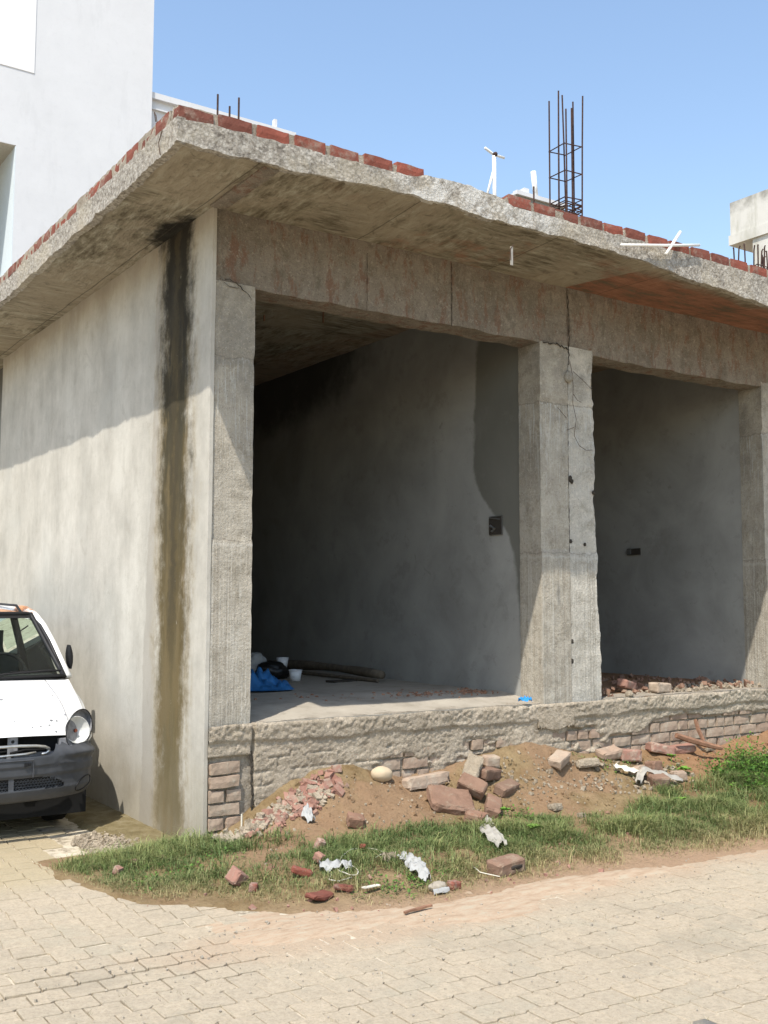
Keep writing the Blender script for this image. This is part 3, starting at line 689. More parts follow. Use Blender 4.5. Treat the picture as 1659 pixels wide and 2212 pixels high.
for k, (x, z, r) in enumerate([(3.252, 2.62, .022), (3.27, 2.60, .016), (3.25, 1.28, .018), (3.245, 1.12, .02), (3.25, 2.1, .014), (3.52, 2.52, .016), (3.41, 2.08, .012)]):
    link('hole', blob_mesh('hole', r, .012, r*1.3, k, .4, 2), 'gunk', B, (x, .0, z))
link('mortar_lump', blob_mesh('mortar_lump', .045, .03, .05, 4, .3, 3), 'concrete', B, (3.235, -.012, 3.47))
for k, pts in enumerate([[(3.24, -.02, 3.62), (3.26, -.03, 3.5), (3.27, -.03, 3.4), (3.265, -.028, 3.25), (3.30, -.03, 3.12), (3.28, -.025, 2.98), (3.33, -.03, 2.90), (3.42, -.02, 2.87), (3.5, -.01, 2.88)],
                         [(3.27, -.03, 3.52), (3.38, -.03, 3.46), (3.49, -.02, 3.40), (3.52, -.01, 3.41)], [(3.10, -.02, 3.2), (3.2, -.02, 3.12)], [(3.28, -.025, 3.05), (3.20, -.02, 3.02)], [(3.27, -.03, 3.33), (3.31, -.035, 3.28), (3.36, -.03, 3.27)]]):
    MB().tube(pts, .0022, 5).build('tie_wire', 'wire', B)
for k, (x, z) in enumerate([(-.0, 0)]): pass
MB().tube([(-.612, -.62, 4.37), (-.625, -.60, 4.30), (-.62, -.62, 4.22)], .003, 5).build('tie_wire', 'wire', B)
MB().tube([(-.50, -.30, 4.45), (-.52, -.28, 4.62), (-.50, -.2, 4.68), (-.46, -.12, 4.66)], .003, 5).build('tie_wire', 'wire', B)
# -- plinth
plinth = rough_box('plinth', (.02, 9.0, .004, .30, -.06, .80), .035, .012, 12, 'plinthg', B, faces='yYZX', seed=61)
def cover(x, z):      # thickness of the render over the brickwork: > 0 hides the bricks
    P_ = np.stack([x*2.6, z*5.2, x*0], 1); n = fbm(P_, 5, 71, .6)
    b = np.interp(x, [0, .33, .36, .9, 1.4, 2.2, 2.9, 3.5, 3.9, 6, 9], [-1.2, -1.2, .75, .75, .15, -.25, .2, .2, -.25, -.45, -.5])
    zz = np.interp(z, [0, .36, .50, .58, .62, .8], [-.35, -.25, .1, .5, 1.1, 1.5])
    zz = np.where(x < .335, np.interp(z, [0, .58, .62, .8], [0, 0, 2.6, 2.8]), zz)
    return b+zz+1.5*n
rb_x = np.arange(.02, 7.2, .0105); rb_z = np.arange(.0, .805, .0105); X, Zz = np.meshgrid(rb_x, rb_z)
xf, zf = X.ravel(), Zz.ravel(); cv = cover(xf, zf); P = np.stack([xf, zf*0, zf], 1)
nf = fbm(P*45, 4, 73, .75); nm = fbm(P*6, 4, 74, .6)
ledge = np.interp(zf+.03*fbm(P*3, 4, 85), [0, .60, .665, .685, .79, .805], [0, .003, .004, .018, .020, .0])
yf = .022-.048*sm((cv+.1)/.4)-.011*nf-.008*nm-ledge-.012*np.clip(nf, 0, 1)*sm((zf-.70)/.05)
zj = zf+.012*fbm(P*3.3, 3, 81)+.006*nf; crs = ((zj-.045) % .0885)/.0885; rown = np.floor((zj-.045)/.0885); hx_ = ((xf+.02*nm+.11*(rown % 2)+.013*rown) % .236)/.236
reli = (sm((crs-.80)/.08)+sm((hx_-.93)/.03))*(zf < .60)*sm((fbm(P*1.8, 3, 79)+.18)/.3)
yf += .010*np.clip(reli, 0, 1)*sm((fbm(P*7, 3, 83)+.25)/.4)
gap = (xf > .325) & (xf < .352); yf[gap] += .045
zz2 = zf+.012*fbm(P*np.array([5, 1, 0.01]), 4, 77, .6)*(zf > .77)
V = np.stack([xf, yf, zz2], 1); nX, nZ = len(rb_x)-1, len(rb_z)-1
i, j = np.meshgrid(np.arange(nX), np.arange(nZ)); k = (j*(nX+1)+i).ravel(); F = np.stack([k, k+1, k+nX+2, k+nX+1], 1)
link('render_coat', np_mesh('render_coat', V, F), 'plinthc', plinth)
PBm = [rbrick(l, .10, .076, 40+k_, 'brick_old') for k_, l in enumerate((.226, .222, .108, .112, .218))]
PBl = (.226, .222, .108, .112, .218)
z = .045; rowi = 0; cnt = 0
while z < .60:
    x = .032; seg = 0
    while x < 7.0:
        k_ = RB.choice([0, 1, 4, 0, 1]) if (rowi % 2 == 0) else RB.choice([2, 3, 2, 3, 0]); l = PBl[k_]
        if x < .33 and x+l > .345: k_ = 2; l = PBl[2]
        if x < .33 and x+l > .345: x = .352; continue
        c_ = float(cover(np.array([x+l/2]), np.array([z+.037]))[0]); g_h = float(Hw(x))-.12
        if z+.074 > g_h and c_ < .75 and cnt < 290:
            out_ = -.012 if x < .335 else 0
            link('brick', PBm[k_], None, plinth, (x+l/2, .034+RB.uniform(-.012, .006)+out_, z+.037), (RB.gauss(0, .02), RB.gauss(0, .015), RB.gauss(0, .03))); cnt += 1
        x += l+RB.uniform(.010, .018)
    z += .0885; rowi += 1
crack([(.338, -.015, .10), (.342, -.02, .3), (.336, -.02, .46), (.325, -.02, .62)], .010, 'joint_gap', plinth, seed=9)
0 and crack([(2.62, -.035, .66), (2.72, -.04, .60), (2.80, -.04, .575), (2.86, -.035, .50), (2.88, -.03, .45)], .013, parent=plinth, seed=10)
rough_box('pillar_foot', (2.84, 3.22, -.045, .02, .585, .765), .016, .014, 9, 'plinthc', plinth, lambda V, W: np.stack([W[:, 0], W[:, 1], W[:, 2]+np.where(V[:, 2] < .6, .06*((V[:, 0]-3.02)/.19)**2, 0)], 1), 'xXyzZ', 63)
rough_box('pillar_foot', (.035, .33, -.018, .02, .60, .735), .016, .008, 9, 'concrete', plinth, None, 'xXyzZ', 64)
# -- floors, inner walls, ceiling side
rough_box('shop_floor', (.2, 2.95, .0, 9.2, .70, .855), .045, .014, 2.2, 'floor', B, lambda V, W: np.stack([W[:, 0], W[:, 1], W[:, 2]-.058*(1-sm(V[:, 1]/.55))], 1), 'yZ', 81)
rough_box('shop_floor', (3.2, 5.85, .0, 9.2, .66, .79), .05, .02, 3.2, 'soil', B, lambda V, W: np.stack([W[:, 0], W[:, 1], W[:, 2]+.03*sm((V[:, 1]-.25)/.5)], 1), 'yZ', 82)
rough_box('shop_floor', (6.1, 9.0, .0, 9.2, .66, .80), .1, .01, 3, 'soil', B, None, 'yZ', 83)
def wallbox(name, a, b, mat='inner', seed=1): rough_box(name, (a[0], b[0], a[1], b[1], a[2], b[2]), .15, .004, 2, mat, B, None, 'xXyY', seed)
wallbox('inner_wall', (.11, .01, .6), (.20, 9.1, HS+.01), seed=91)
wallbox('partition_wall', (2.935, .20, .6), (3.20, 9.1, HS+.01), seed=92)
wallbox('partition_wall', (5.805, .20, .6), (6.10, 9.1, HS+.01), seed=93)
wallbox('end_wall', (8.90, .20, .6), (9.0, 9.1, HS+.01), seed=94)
wallbox('back_wall', (.1, 9.0, .0), (9.0, 9.2, HS+.01), 'brick_brown', seed=95)
# switch boxes cut into the partition walls
def sbox(name, x, y, z, h, w):
    e = MB(); e.box((x-.004, y-w, z-h), (x-.001, y+w, z+h)).build(name, 'gunk', B)
sb = MB().box((2.918, .48, 2.17), (2.926, .65, 2.33)).build('switch_box', 'steel', B)
MB().box((2.912, .485, 2.175), (2.9185, .645, 2.325)).build('box_back', 'gunk', sb)
MB().tube([(2.908, .50, 2.30), (2.908, .63, 2.32)], .006, 5).build('box_rim', 'steel', sb)
MB().tube([(2.905, .62, 2.25), (2.905, .56, 2.22), (2.905, .60, 2.20)], .012, 6).build('wire_end', 'steel', sb)
sb = MB().box((5.788, 1.57, 2.115), (5.796, 1.76, 2.185)).build('switch_box', 'gunk', B)
MB().box((5.784, 1.70, 2.12), (5.789, 1.76, 2.18)).build('box_rim', 'steel', sb)
# bits left hanging from the interior ceiling
RN = random.Random(3)
for k in range(9):
    x, y = RN.uniform(.5, 2.2), RN.uniform(.5, 3.2); MB().box((x, y, HS-RN.uniform(.05, .13)), (x+.008, y+.02, HS+.01)).build('wood_sliver', 'wood', B)
MB().box((1.06, 1.2, HS-.10), (1.11, 1.23, HS+.01)).build('wood_sliver', 'wood', B)
# -- rebars
def rod(parent, pts, r, name='rebar', n=6): return MB().tube(pts, r, n).build(name, 'rust', parent)
def cage(x0, y0, hs, top_, stir, seed):
    cg = bpy.data.objects.new('rebar_cage', None); COL.objects.link(cg); cg.parent = B
    R = random.Random(seed)
    for (dx, dy, h_) in hs:
        lx, ly = R.uniform(-.03, .03), R.uniform(-.03, .03)
        dx = dx*.78+R.uniform(-.022, .022); dy = dy*.78+R.uniform(-.022, .022)
        rod(cg, [(x0+dx, y0+dy, 4.33), (x0+dx, y0+dy, 4.9), (x0+dx+lx*.5, y0+dy+ly*.5, (4.9+h_)/2+.1), (x0+dx+lx, y0+dy+ly, h_)], .0078)
    for z_, tl in stir:
        w2, d2 = .098, .098
        c = [(x0-w2, y0-d2), (x0+w2, y0-d2), (x0+w2, y0+d2), (x0-w2, y0+d2), (x0-w2, y0-d2)]
        rod(cg, [(x, y, z_+tl*(x-x0)+R.uniform(-.006, .006)) for x, y in c], .0055, 'stirrup', 5)
    return cg
hs = [(-.12, .12, 5.95), (-.12, 0, 5.90), (-.12, -.12, 5.80), (0, -.12, 5.84), (.12, -.12, 5.97), (.12, 0, 5.93), (.12, .12, 6.06), (0, .12, 6.04)]
cage(3.335, .10, hs, 6, [(5.50, .06), (5.26, .05), (5.03, .05), (4.99, .0), (4.975, .03), (4.95, -.04), (4.93, .05), (4.90, -.05), (4.88, 0), (4.80, .03)], 2)
hs = [(-.25, .1, 5.12), (-.12, .12, 5.16), (-.12, -.12, 5.12), (0, -.12, 5.13), (.12, -.12, 5.10), (.12, 0, 5.14), (.12, .12, 5.2), (0, .12, 5.22), (.22, .0, 5.1), (.3, .1, 5.1)]
cage(5.92, .12, hs, 5.2, [(4.92, .03), (4.72, -.03)], 3)
for x, y, h_ in ((.07, .10, 5.08), (.17, .12, 5.03), (.23, .10, 5.10)): rod(B, [(x, y, 4.3), (x, y, h_)], .007)
rod(B, [(3.06, .2, 4.3), (3.06, .2, 5.14)], .008)
# splinter hanging from the slab
MB().box((1.905, -.83, 3.965), (1.925, -.822, 4.10)).build('wood_sliver', 'cloth', B)
MB().tube([(1.935, -.83, 4.12), (1.90, -.83, 4.08), (1.905, -.83, 4.0)], .003, 5).build('tie_wire', 'wire', B)

# ------------------------------------------------------------------ neighbouring buildings
W1 = thing('white_building', 'tall white painted building with a recessed balcony behind the shop, at the left', 'building', (0, 0, 0))
def flat(name, boxes, mat, parent, res=None):
    b = MB()
    for q in boxes: b.box(*q)
    return b.build(name, mat, parent)
flat('wall', [((2.205, 14, -.06), (4.93, 24, 17.5))], 'white', W1)
flat('wall', [((-9, 14.0, 10.37), (2.205, 24, 11.91))], 'white', W1)
flat('wall', [((-9, 15.3, -.06), (2.205, 24, 10.37))], 'blue_wall', W1)
flat('soffit', [((-9, 14.03, 10.355), (2.205, 15.3, 10.369))], 'beige', W1)
flat('reveal', [((2.19, 14.004, -.06), (2.204, 15.3, 10.355))], 'blue_wall', W1)
flat('balcony_parapet', [((-9, 14.0, -.06), (2.19, 14.12, 6.4))], 'white', W1)
wf = flat('window_frame', [((.6, 15.24, 7.9), (2.17, 15.30, 9.75))], 'maroon', W1); flat('pane', [((.72, 15.225, 8.0), (1.3, 15.239, 9.62)), ((1.4, 15.225, 8.0), (2.05, 15.239, 9.62))], 'glass', wf)
sp = MB().prism([(-.2, 0), (1.13, 0), (1.13, 4.6), (1.08, 4.6), (.96, 4.2), (-.2, 1.36-1.36+.02)], 'y', -.0, .18).build('stair_parapet', 'white', W1, loc=(0, 0, 0))
sp.location = (1.47, 13.98, 11.90); sp.rotation_euler = (0, 0, -.16)
spv = MB().prism([(-1.0, 11.905), (2.50, 11.905), (2.50, 14.13), (1.60, 11.93)], 'y', 0, .1)
bpy.data.objects.remove(sp)
sp = bpy.data.objects.new('stair_parapet', MB().prism([(-.95, 0), (0, 0), (0, 2.35), (-.02, 2.25)], 'y', 0, .15).mesh('stair_parapet')); COL.objects.link(sp); sp.parent = W1
sp.data.materials.append(MT['white_sunlit']); sp.location = (2.505, 13.988, 11.905)
flat('low_wing', [((4.935, 14.15, -.06), (8.4, 24, 12.12))], 'white', W1)
flat('coping', [((4.94, 14.06, 12.12), (8.4, 14.4, 12.25))], 'white', W1)
MB().box((4.935, 14.09, 11.90), (8.4, 14.148, 11.93)).build('coping_groove', 'white', W1)
flat('finial', [((7.86, 14.1, 12.25), (7.93, 14.2, 12.45))], 'white', W1)

W2 = thing('white_house', 'low white house far off, its parapet just visible behind the rebar cage', 'house')
flat('wall', [((18.4, 18, -.06), (20.5, 26, 14.33))], 'white_old', W2)
flat('parapet', [((18.42, 17.92, 14.33), (20.5, 18.12, 14.46)), ((18.9, 18.12, 14.33), (19.1, 26, 14.7))], 'white', W2)
tag(MB().tube([(19.33, 18.06, 14.40), (19.23, 18.06, 15.28)], .085, 12).build('vent_pipe', 'pipe_white', smooth=True), 'short thick white pipe standing upright on the far parapet, left of the rebar cage', 'pipe')
W3 = thing('antenna_mast', 'white roof mast with a tilted crossbar and a side brace, far behind the slab', 'antenna')
MB().tube([(17.58, 18, 13.2), (17.56, 18, 15.36)], .062, 10).build('mast', 'pipe_white', W3, True)
MB().tube([(17.20, 18, 15.53), (17.62, 18.1, 15.46), (17.98, 18, 15.40)], .04, 8).build('crossbar', 'pipe_white', W3, True)
MB().tube([(17.22, 18, 13.9), (17.55, 18, 14.95)], .036, 8).build('brace', 'pipe_white', W3, True)
MB().tube([(17.53, 17.95, 15.38), (17.60, 17.95, 15.42)], .07, 8).build('joint', 'rust', W3, True)
W4 = thing('roof_house', 'house carrying the far antenna mast, hidden below the slab line', 'house')
flat('wall', [((15.0, 17.5, -.06), (18.3, 25, 13.4))], 'white_old', W4)
flat('parapet', [((15.02, 17.42, 13.4), (18.3, 17.6, 13.5))], 'white_old', W4)
W5 = thing('stained_building', 'old whitewashed building with black mould stains and an overhanging upper storey, at the right edge', 'building')
flat('upper_storey', [((16, 1.0, 9.46), (22, 8.13, 10.36))], 'white_old', W5)
flat('ledge', [((15.97, .98, 9.40), (22, 8.16, 9.62))], 'white_old', W5)
flat('wall', [((16.02, 1.0, -.06), (22, 7.58, 9.40))], 'white_old', W5)

# loose pipes lying on the slab edge
tag(MB().tube([(2.96, -.88, 4.30), (3.42, -.885, 4.385), (3.86, -.88, 4.475)], .011, 12).build('pvc_pipe', 'pipe_white', smooth=True), 'long thin white plastic pipe lying level across the slab edge', 'pipe')
tag(MB().tube([(3.43, -.905, 4.31), (3.55, -.875, 4.43), (3.67, -.85, 4.555)], .012, 12).build('pvc_pipe', 'pipe_white', smooth=True), 'short white plastic pipe poking up crosswise behind the level one on the slab', 'pipe')

# ------------------------------------------------------------------ car
CAR = thing('parked_car', 'dented white hatchback with broken headlamp, open nose and grey bumper parked beside the wall', 'car', (-1.06, .85, 0))
HWd = .755
def side_w(y, z):      # half width
    a = np.interp(y, [.2, .35, .55, 1.0, 2.6, 3.2, 3.5], [.70, .735, .752, .765, .765, .74, .68])
    return a*np.interp(z, [.15, .3, .5, .7, .85, .97, 1.03], [.95, .975, 1.0, 1.0, .985, .95, .93])
def nose_y(x): return .085+.27*(abs(x)/.72)**2.7
def zc(v): return float(np.interp(v, [0, .04, .12, .3, .5, .75, 1], [.695, .745, .805, .88, .935, .985, 1.035]))
def hood_pt(x, v):
    yn = nose_y(x); y = yn+(.87+.03*(1-(x/.7)**2)-yn)*v
    z = zc(v)-.050*(abs(x)/.7)**2.2*(1-.4*v)-(.035*(abs(x) > .53)*(1-v)*min(1, (abs(x)-.53)/.1) if abs(x) > .53 else 0)
    return (x, y, z)
def hood_fn(a, b):
    def f(u, v):
        x = a+(b-a)*u
        return hood_pt(x, v)
    return f
MB().grid(hood_fn(-.53, .53), 30, 22).build('bonnet', 'paint', CAR, True)
for s in (-1, 1):
    def top_(u, v):
        if u <= .72: return hood_pt(s*(.534+(.72-.534)*u/.72), v)
        t = (u-.72)/.28; p = hood_pt(s*.72, v); w = side_w(p[1], .85)
        return (s*(.72+(w-.72)*t), p[1]+.01*t, p[2]-.035*t*t-.055*t)
    b = MB().grid(top_, 18, 22, skip=None)
    def flank(u, v):
        y = .355+(1.02-.355)*u; zt = hood_pt(.72, min(1, max(0, (y-.355)/(.515))))[2]-.09
        zt = float(np.interp(y, [.355, .87, 1.02], [zt, .945, .95])); ar = 0
        d = abs(y-.62); zb = .24+(math.sqrt(max(0, .335**2-d*d)) if d < .335 else 0); zb = max(.24, zb*1.0+.05*(d < .335))
        z = zb+(zt-zb)*v; return (s*side_w(y, z), y, z)
    b.grid(flank, 26, 12); b.build('fender', 'paint', CAR, True)
    # doors and rear quarter
    def quarter(u, v):
        y = 1.03+(3.45-1.03)*u; d = abs(y-3.0); zb = .22+(math.sqrt(max(0, .33**2-d*d))+.05 if d < .33 else 0)
        z = zb+(.965-zb)*v; return (s*side_w(y, z), y, z)
    MB().grid(quarter, 60, 12).build('door_side', 'paint', CAR, True)
    MB().tube([(s*.768, 1.03, .3), (s*.768, 1.03, .9)], .003, 5).build('door_gap', 'black', CAR)
    # A pillar and roof rail, B, C pillars
    def rail(y): return np.interp(y, [.93, 1.15, 1.42, 2.0, 2.8, 3.25], [.725, .675, .605, .60, .60, .585])
    pts = [(s*.728, .92, 1.015), (s*.70, 1.05, 1.15), (s*.672, 1.17, 1.275), (s*.635, 1.31, 1.40), (s*.60, 1.43, 1.475), (s*.572, 1.60, 1.515), (s*.562, 2.2, 1.53), (s*.562, 2.9, 1.52), (s*.59, 3.22, 1.44), (s*.66, 3.36, 1.20), (s*.70, 3.42, .98)]
    MB().tube(pts, [.032, .030, .030, .034, .04, .045, .045, .045, .045, .05, .05], 10).build('roof_rail', 'paint', CAR, True)
    MB().tube([(x*.965, y-.012, z+.006) for x, y, z in [p_ for p_ in pts[:6]]], .016, 6).build('windscreen_seal', 'black', CAR, True)
    MB().tube([(s*.735, 2.02, .95), (s*.60, 2.05, 1.49)], .035, 8).build('middle_pillar', 'black', CAR)
    MB().tube([(s*.735, 2.72, .95), (s*.60, 2.75, 1.49)], .028, 8).build('rear_pillar', 'black', CAR)
    for a, b_ in ((1.08, 2.0), (2.07, 2.70), (2.78, 3.25)):
        a2 = max(a, 1.42)
        MB().add([(s*.728, a, .96), (s*.728, b_, .96), (s*.60, min(b_, 3.15), 1.475), (s*.60, a2, 1.475)], [(0, 1, 2, 3)]).build('side_window', 'glass', CAR, fix=False)
    # wheels
    for yy in (.70, 3.0):
        wh = MB().tube([(s*.50, yy, .275), (s*.515, yy, .275), (s*.625, yy, .275), (s*.635, yy, .275)], [.24, .272, .272, .24], 24).build('wheel', 'rubber', CAR, True)
        MB().tube([(s*.60, yy, .275), (s*.64, yy, .275)], [.17, .165], 20).build('rim', 'trim', wh)
    # mirror
    if s == 1:
        mr = MB().grid(lambda u, v: (.757+.055*math.sin(PI*min(1, v*.95+.03))**.6*math.cos(2*PI*u)*.5+.028+.012*(1-v), 1.10+.045*math.sin(2*PI*u), 1.07+.185*v), 14, 8).build('wing_mirror', 'black', CAR, True)
        MB().tube([(.735, 1.1, 1.07), (.77, 1.1, 1.10)], .018, 6).build('mirror_arm', 'black', mr)
    else:
        mr = MB().box((-.90, 1.07, 1.08), (-.76, 1.13, 1.23)).build('wing_mirror', 'black', CAR); MB().tube([(-.735, 1.1, 1.07), (-.80, 1.1, 1.10)], .018, 6).build('mirror_arm', 'black', mr)
def roof(u, v):
    x = -.575+1.15*u; y = 1.44+(3.2-1.44)*v-.05*(1-(x/.575)**2)*(1-v)
    z = np.interp(v, [0, .1, .5, 1], [1.495, 1.545, 1.585, 1.54])-.045*(abs(x)/.575)**2.5
    return (x, y, float(z))
MB().grid(roof, 24, 20).build('roof', 'paint', CAR, True)
for s in (-1, 1): MB().tube([(s*.50, 1.405, 1.482), (s*.50, 1.46, 1.515), (s*.505, 1.6, 1.56), (s*.505, 2.4, 1.575), (s*.505, 3.1, 1.55)], .011, 6).build('roof_gutter', 'black', CAR)
# windscreen
def ws(u, v):
    x = (-1+2*u); w = .70-.125*v; y = .90+.51*v-.06*(1-x*x); z = 1.025+.465*v; return (x*w, y, z)
MB().grid(ws, 20, 10).build('windscreen', 'glass', CAR, True, fix=False)
ed = [ws(0, t) for t in np.linspace(0, 1, 8)]+[ws(t, 1) for t in np.linspace(.04, .96, 14)]+[ws(1, t) for t in np.linspace(1, 0, 8)]+[ws(t, 0) for t in np.linspace(.96, .04, 14)]+[ws(0, 0)]
MB().tube([(p[0]*.985, p[1]-.004, p[2]+.004) for p in ed], .019, 6).build('windscreen_frame', 'black', CAR, True)
MB().grid(lambda u, v: (lambda p: (p[0], p[1]-.006, p[2]+.004))(ws(.02+.96*u, .93+.07*v)), 16, 2).build('sun_band', 'black', CAR, True)
MB().grid(lambda u, v: (-.70+1.4*u, .86+.06*v-.05*(1-(2*u-1)**2)+.0, 1.028+.004*v-.02*abs(2*u-1)**2), 16, 3).build('cowl', 'black', CAR)
for x0, x1 in ((.13, .66), (-.42, .12)):
    wp = MB().tube([(x0, .82, 1.045), (x0+.10, .835, 1.06), (x1-.12, .86, 1.075), (x1, .875, 1.075)], [.006, .009, .008, .005], 6).build('wiper', 'black', CAR)
    MB().tube([(x0+.15, .86, 1.075), (x1, .885, 1.07)], .006, 5).build('wiper_blade', 'rubber', wp)
# interior
flat('dashboard', [((-.68, .98, .75), (.68, 1.25, 1.03))], 'dash', CAR)
flat('cabin_floor', [((-.70, 1.0, .30), (.70, 3.3, .42))], 'dash', CAR)
flat('cabin_side', [((-.72, 1.0, .4), (-.70, 3.3, .95)), ((.70, 1.0, .4), (.72, 3.3, .95)), ((-.7, 3.28, .4), (.7, 3.3, .95))], 'dash', CAR)
for x in (-.34, .34):
    st_ = rough_box('front_seat', (x-.23, x+.23, 1.72, 1.86, .5, 1.16), .06, .02, 5, 'seat', CAR); rough_box('headrest', (x-.11, x+.11, 1.76, 1.85, 1.18, 1.36), .04, .01, 6, 'seat', st_)
rough_box('rear_seat', (-.6, .6, 2.65, 2.8, .5, 1.05), .08, .02, 5, 'seat', CAR)
tor = [(.36+.175*math.cos(a), 1.36+.10*math.sin(a)*.4, 1.02+.165*math.sin(a)) for a in np.linspace(0, 2*PI, 25)]
MB().tube(tor, .013, 6).build('steering_wheel', 'black', CAR, True)
MB().tube([(.56, 1.44, 1.40), (.50, 1.43, 1.36), (.47, 1.42, 1.30), (.475, 1.40, 1.18)], .006, 5).build('loose_cable', 'black', CAR)
# tail
MB().grid(lambda u, v: ((-1+2*u)*np.interp(v, [0, .45, 1], [.68, .70, .58]), np.interp(v, [0, .45, 1], [3.5, 3.47, 3.22])-.05*abs(2*u-1)**3, .25+1.28*v), 12, 12, skip=lambda u, v: .6 < v < .9 and .1 < u < .9).build('tailgate', 'paint', CAR, True)
MB().grid(lambda u, v: ((-.8+1.6*u)*.62, 3.44-.18*v-.03, 1.02+.38*v), 2, 2).build('rear_window', 'glass', CAR, fix=False)
# nose: engine bay, bracket, ring, hoses
flat('engine_bay', [((-.46, .19, .40), (.46, .75, .69))], 'void', CAR)
flat('underbody_blocker', [((-.66, .22, .13), (.66, 3.35, .40))], 'void', CAR)  # box made deeper and longer to block light and darken the ground below
flat('wheel_screen', [((-.66, .40, .15), (.66, .42, .45))], 'void', CAR)  # black sheet added to hide the sunlit wheels and keep the gap dark
flat('slam_panel', [((-.50, .165, .50), (.50, .19, .57))], 'lampgrey', CAR)
lb = flat('latch_bracket', [((.085, .11, .52), (.15, .125, .70))], 'lampgrey', CAR)
for z_ in (.565, .66): MB().tube([(.117, .108, z_), (.117, .112, z_)], .012, 8).build('bolt_hole', 'black', lb)
rg = [(0, .045, .637), (.15, .05, .636), (.26, .062, .628), (.32, .075, .618), (.352, .085, .602), (.355, .088, .585), (.33, .085, .572), (.30, .08, .570)]
g_l = [(-x, y, z) for x, y, z in rg[::-1]]
MB().tube(g_l+rg[1:], [.008]*5+[.012]*3+[.0075]+[.010]*3+[.014]*4 if False else .0105, 8).build('grille_ring', 'trim', CAR, True)
MB().tube([(-.26, .045, .582), (0, .03, .578), (.18, .04, .582), (.255, .05, .588)], .0085, 8).build('grille_bar', 'trim', CAR, True)
for k, pts in enumerate([[(-.1, .12, .60), (.05, .12, .595), (.15, .13, .605), (.2, .12, .62), (.3, .13, .61)], [(.1, .10, .585), (.2, .11, .6), (.33, .12, .59)], [(-.3, .12, .60), (-.2, .11, .61), (.0, .12, .60)]]):
    MB().tube(pts, .009, 7).build('hose', 'rubber', CAR, True)
flat('radiator', [((-.45, .30, .42), (.45, .33, .66))], 'void', CAR)
# bumper
path = [(0, 0), (.15, .002), (.3, .014), (.42, .036), (.52, .070), (.60, .115), (.66, .17), (.70, .235), (.722, .31), (.735, .40), (.74, .50)]
pl = [0]
for a, b_ in zip(path[:-1], path[1:]): pl.append(pl[-1]+math.dist(a, b_))
PLn = pl[-1]
def bump_pt(t, z):     # t in [-1, 1] along the wrap
    s = abs(t)*PLn; x = np.interp(s, pl, [p[0] for p in path]); y = np.interp(s, pl, [p[1] for p in path])
    i = min(len(pl)-2, int(np.searchsorted(pl, s, 'right'))-1); tx, ty = path[i+1][0]-path[i][0], path[i+1][1]-path[i][1]; l = math.hypot(tx, ty); nxx, nyy = ty/l, -tx/l
    o = float(np.interp(z, [.255, .275, .31, .345, .36, .43, .445, .50, .505, .56, .60, .65], [-.09, -.035, -.012, .0, -.004, -.006, .004, .006, .012, .010, -.006, -.05]))
    if x > .40 and z > .5: o += .012*math.sin((z-.5)*70+x*6)*min(1, (x-.40)*6)-.012*math.exp(-((x-.62)/.06)**2)
    x += nxx*o; y += nyy*o
    return (math.copysign(x, t) if t else 0, y, z)
def ztop(x): return float(np.interp(abs(x), [0, .25, .34, .37, .40, .43, .455, .50, .74], [.568, .566, .57, .585, .635, .622, .645, .612, .622]))
def bf(u, v):
    t = -1+2*u; x = bump_pt(t, .5)[0]; zt = ztop(x); zb = .262+.02*(abs(x)/.74)**2
    z = zb+(zt-zb)*v; return bump_pt(t, z)
def bskip(u, v):
    p = bf(u, v); ax = abs(p[0]); return (.352 < p[2] < .352+.075*(1-(max(0, ax-.30)/.17)**2) and ax < .45 and not .075 < ax < .10)
bo = MB().grid(bf, 120, 44, skip=bskip).build('bumper', 'bumper', CAR, True)
MB().grid(lambda u, v: (lambda p: (p[0], p[1]+.045, p[2]))(bump_pt((-1+2*u)*.6, .34+.10*v)), 20, 3).build('grille_backing', 'black', bo)
hx = MB()
for i in range(-20, 21):
    for j in range(4):
        cx, cz = i*.0225, .360+j*.0175; cx += (j % 2)*.01125
        p = bump_pt(cx/PLn*1.0, cz); 
        ring = [(p[0]+.0105*math.cos(a), p[1]+.018, p[2]+.0085*math.sin(a)) for a in np.linspace(0, 2*PI, 7)]
        if abs(cx) < .45: hx.tube(ring, .0022, 3, cap=False)
tag(hx.build('honeycomb_mesh', 'bumper', bo), kind='stuff')
for s in (-1, 1):
    fr_ = [];
    for a in np.linspace(0, 2*PI, 21):
        xx = .615+.068*math.cos(a)+.01*math.sin(a); zz = .345+.044*math.sin(a)+.016*math.cos(a)
        # find wrap parameter for this x
        ss = np.interp(xx, [p[0] for p in path], pl); p = bump_pt(ss/PLn, zz); fr_.append((s*p[0], p[1]-.002, p[2]))
    MB().tube(fr_, .0045, 6).build('fog_lamp_ring', 'black', bo, True)
    c0 = np.mean(np.array(fr_[:-1]), 0); MB().add([tuple(c0+[0, -.004, 0])]+[(p[0], p[1]-.001, p[2]) for p in fr_[:-1]], [(0, i+1, (i+1) % 20+1) for i in range(20)]).build('fog_lamp_cover', 'bumper', bo)
pr = MB().tube([(-.235, -.010, .435), (-.235, -.012, .548), (.225, -.012, .548), (.225, -.008, .435)], .0045, 6).build('plate_recess', 'bumper', bo)
flat('plate_clip', [((.165, -.014, .505), (.185, -.006, .53)), ((.19, -.013, .513), (.21, -.008, .528))], 'black', pr)
